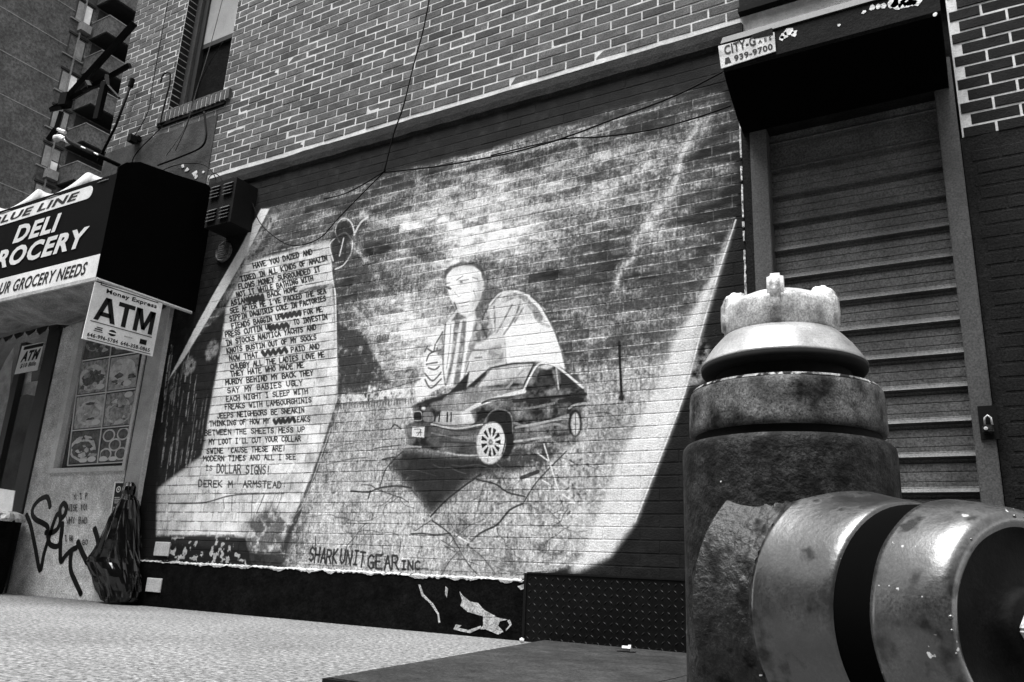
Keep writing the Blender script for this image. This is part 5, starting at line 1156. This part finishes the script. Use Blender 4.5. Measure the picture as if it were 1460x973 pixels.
bm = bmesh.new(); lathe(bm, [(.6406, .060), (.6412, .0688), (.644, .0700), (.660, .0712), (.673, .0718), (.6785, .0708), (.683, .067), (.691, .052), (.694, .046), (.695, 0)], HA, (0, 0, 1), 96); cap = from_bm('operating_cap', bm, MT['hcap'], hy, True)
fwd_a = math.atan2(EYE[1] - HA.y, EYE[0] - HA.x) - .06
for k in range(5):
    a = fwd_a + k * 2 * math.pi / 5; rd = Vector((math.cos(a), math.sin(a), 0)); tn = Vector((-rd.y, rd.x, 0)); bm = bmesh.new()
    top = .7105 if k == 0 else .702
    P_ = [(.036, .686), (.066, .642), (.0735, .644), (.0750, .672), (.0735, .688), (.066, top - .004), (.054, top), (.042, top - .004)]
    va = [bm.verts.new(HA + rd * r + tn * .0098 + Vector((0, 0, z_))) for r, z_ in P_]; vb = [bm.verts.new(HA + rd * r - tn * .0098 + Vector((0, 0, z_))) for r, z_ in P_]
    bm.faces.new(va); bm.faces.new(vb[::-1])
    for i in range(len(P_)): bm.faces.new((va[i], vb[i], vb[(i + 1) % len(P_)], va[(i + 1) % len(P_)]))
    bmesh.ops.recalc_face_normals(bm, faces=bm.faces[:]); bmesh.ops.bevel(bm, geom=bm.edges[:], offset=.0042, segments=3, affect='EDGES'); from_bm('cap_lug', bm, MT['hcap'], cap, True)
# steamer nozzle
ND = Vector((.78056, -.62508, 0)); NO = HA + Vector((0, 0, .308))
def crust(L, t_):
    v = mn.noise(Vector((L * 130, math.cos(t_) * 22, math.sin(t_) * 22))) + .6 * mn.noise(Vector((L * 300, math.cos(t_) * 50, math.sin(t_) * 50)))
    return 1 + .034 * max(v, -.1) * math.exp(-((L - .088) / .016) ** 2) + .006 * math.sin(t_ * 5 + L * 40) * math.sin(t_ * 2 - L * 50)
lump = lambda L, t_: 1 + .003 * math.sin(t_ * 5 + L * 40) * math.sin(t_ * 2 - L * 50)
NP = [(.04, .166), (.07, .150), (.09, .1405), (.11, .1325), (.14, .1245), (.1479, .1228)]; NL = np.linspace(.04, .0995, 44)
bm = bmesh.new(); lathe(bm, [(float(L), float(np.interp(L, [a for a, _ in NP], [b for _, b in NP]))) for L in NL], NO, ND, 200, crust); nz = from_bm('nozzle', bm, MT['hnozzle'], hy, True)
bm = bmesh.new(); lathe(bm, [(.0975, .120), (.0978, .1374), (.103, .1357), (.120, .1300), (.140, .1248), (.150, .1224), (.165, .1190), (.176, .1168), (.183, .1146), (.1862, .1125), (.1864, .08)], NO, ND, 120, lump); from_bm('nozzle_collar', bm, MT['hcollar'], nz, True)
bm = bmesh.new(); lathe(bm, [(.1855, .1105), (.2316, .1085)], NO, ND, 64); from_bm('nozzle_gasket', bm, MT['awnend'], nz, True)
bm = bmesh.new(); lathe(bm, [(.2313, .08), (.2314, .1098), (.2330, .1128), (.2380, .1122), (.2580, .1090), (.2780, .1048), (.2920, .1010), (.2985, .0955), (.2995, .089), (.297, .0845)], NO, ND, 96, lambda L, t_: 1 + .003 * math.sin(t_ * 11 + L * 60)); nc = from_bm('nozzle_cap', bm, MT['hncap'], hy, True)
bm = bmesh.new(); lathe(bm, [(.2968, .0845), (.2935, .081), (.291, .078), (.291, .036), (.300, .034), (.304, .030), (.304, 0)], NO, ND, 80); from_bm('cap_face', bm, MT['hface'], nc, True)
bm = bmesh.new(); lathe(bm, [(.303, .026), (.335, .022), (.340, .018), (.340, 0)], NO, ND, 5); bmesh.ops.bevel(bm, geom=bm.edges[:], offset=.002, segments=2, affect='EDGES'); from_bm('cap_nut', bm, MT['hcap'], nc, False)
bm = bmesh.new(); rngc = random.Random(3)
for k in range(26):                                   # weld beads and rust blisters round the cap rim
    a = rngc.uniform(0, 2 * math.pi); ax = ND; s1 = ax.cross(Vector((0, 0, 1))).normalized(); u1 = Vector((0, 0, 1)); c = NO + ND * .2985 + (s1 * math.cos(a) + u1 * math.sin(a)) * .0935
    bmesh.ops.create_icosphere(bm, subdivisions=1, radius=rngc.uniform(.0012, .0028), matrix=Matrix.Translation(c))
o = from_bm('rust_blisters', bm, MT['hncap'], nc, True); o['kind'] = 'stuff'
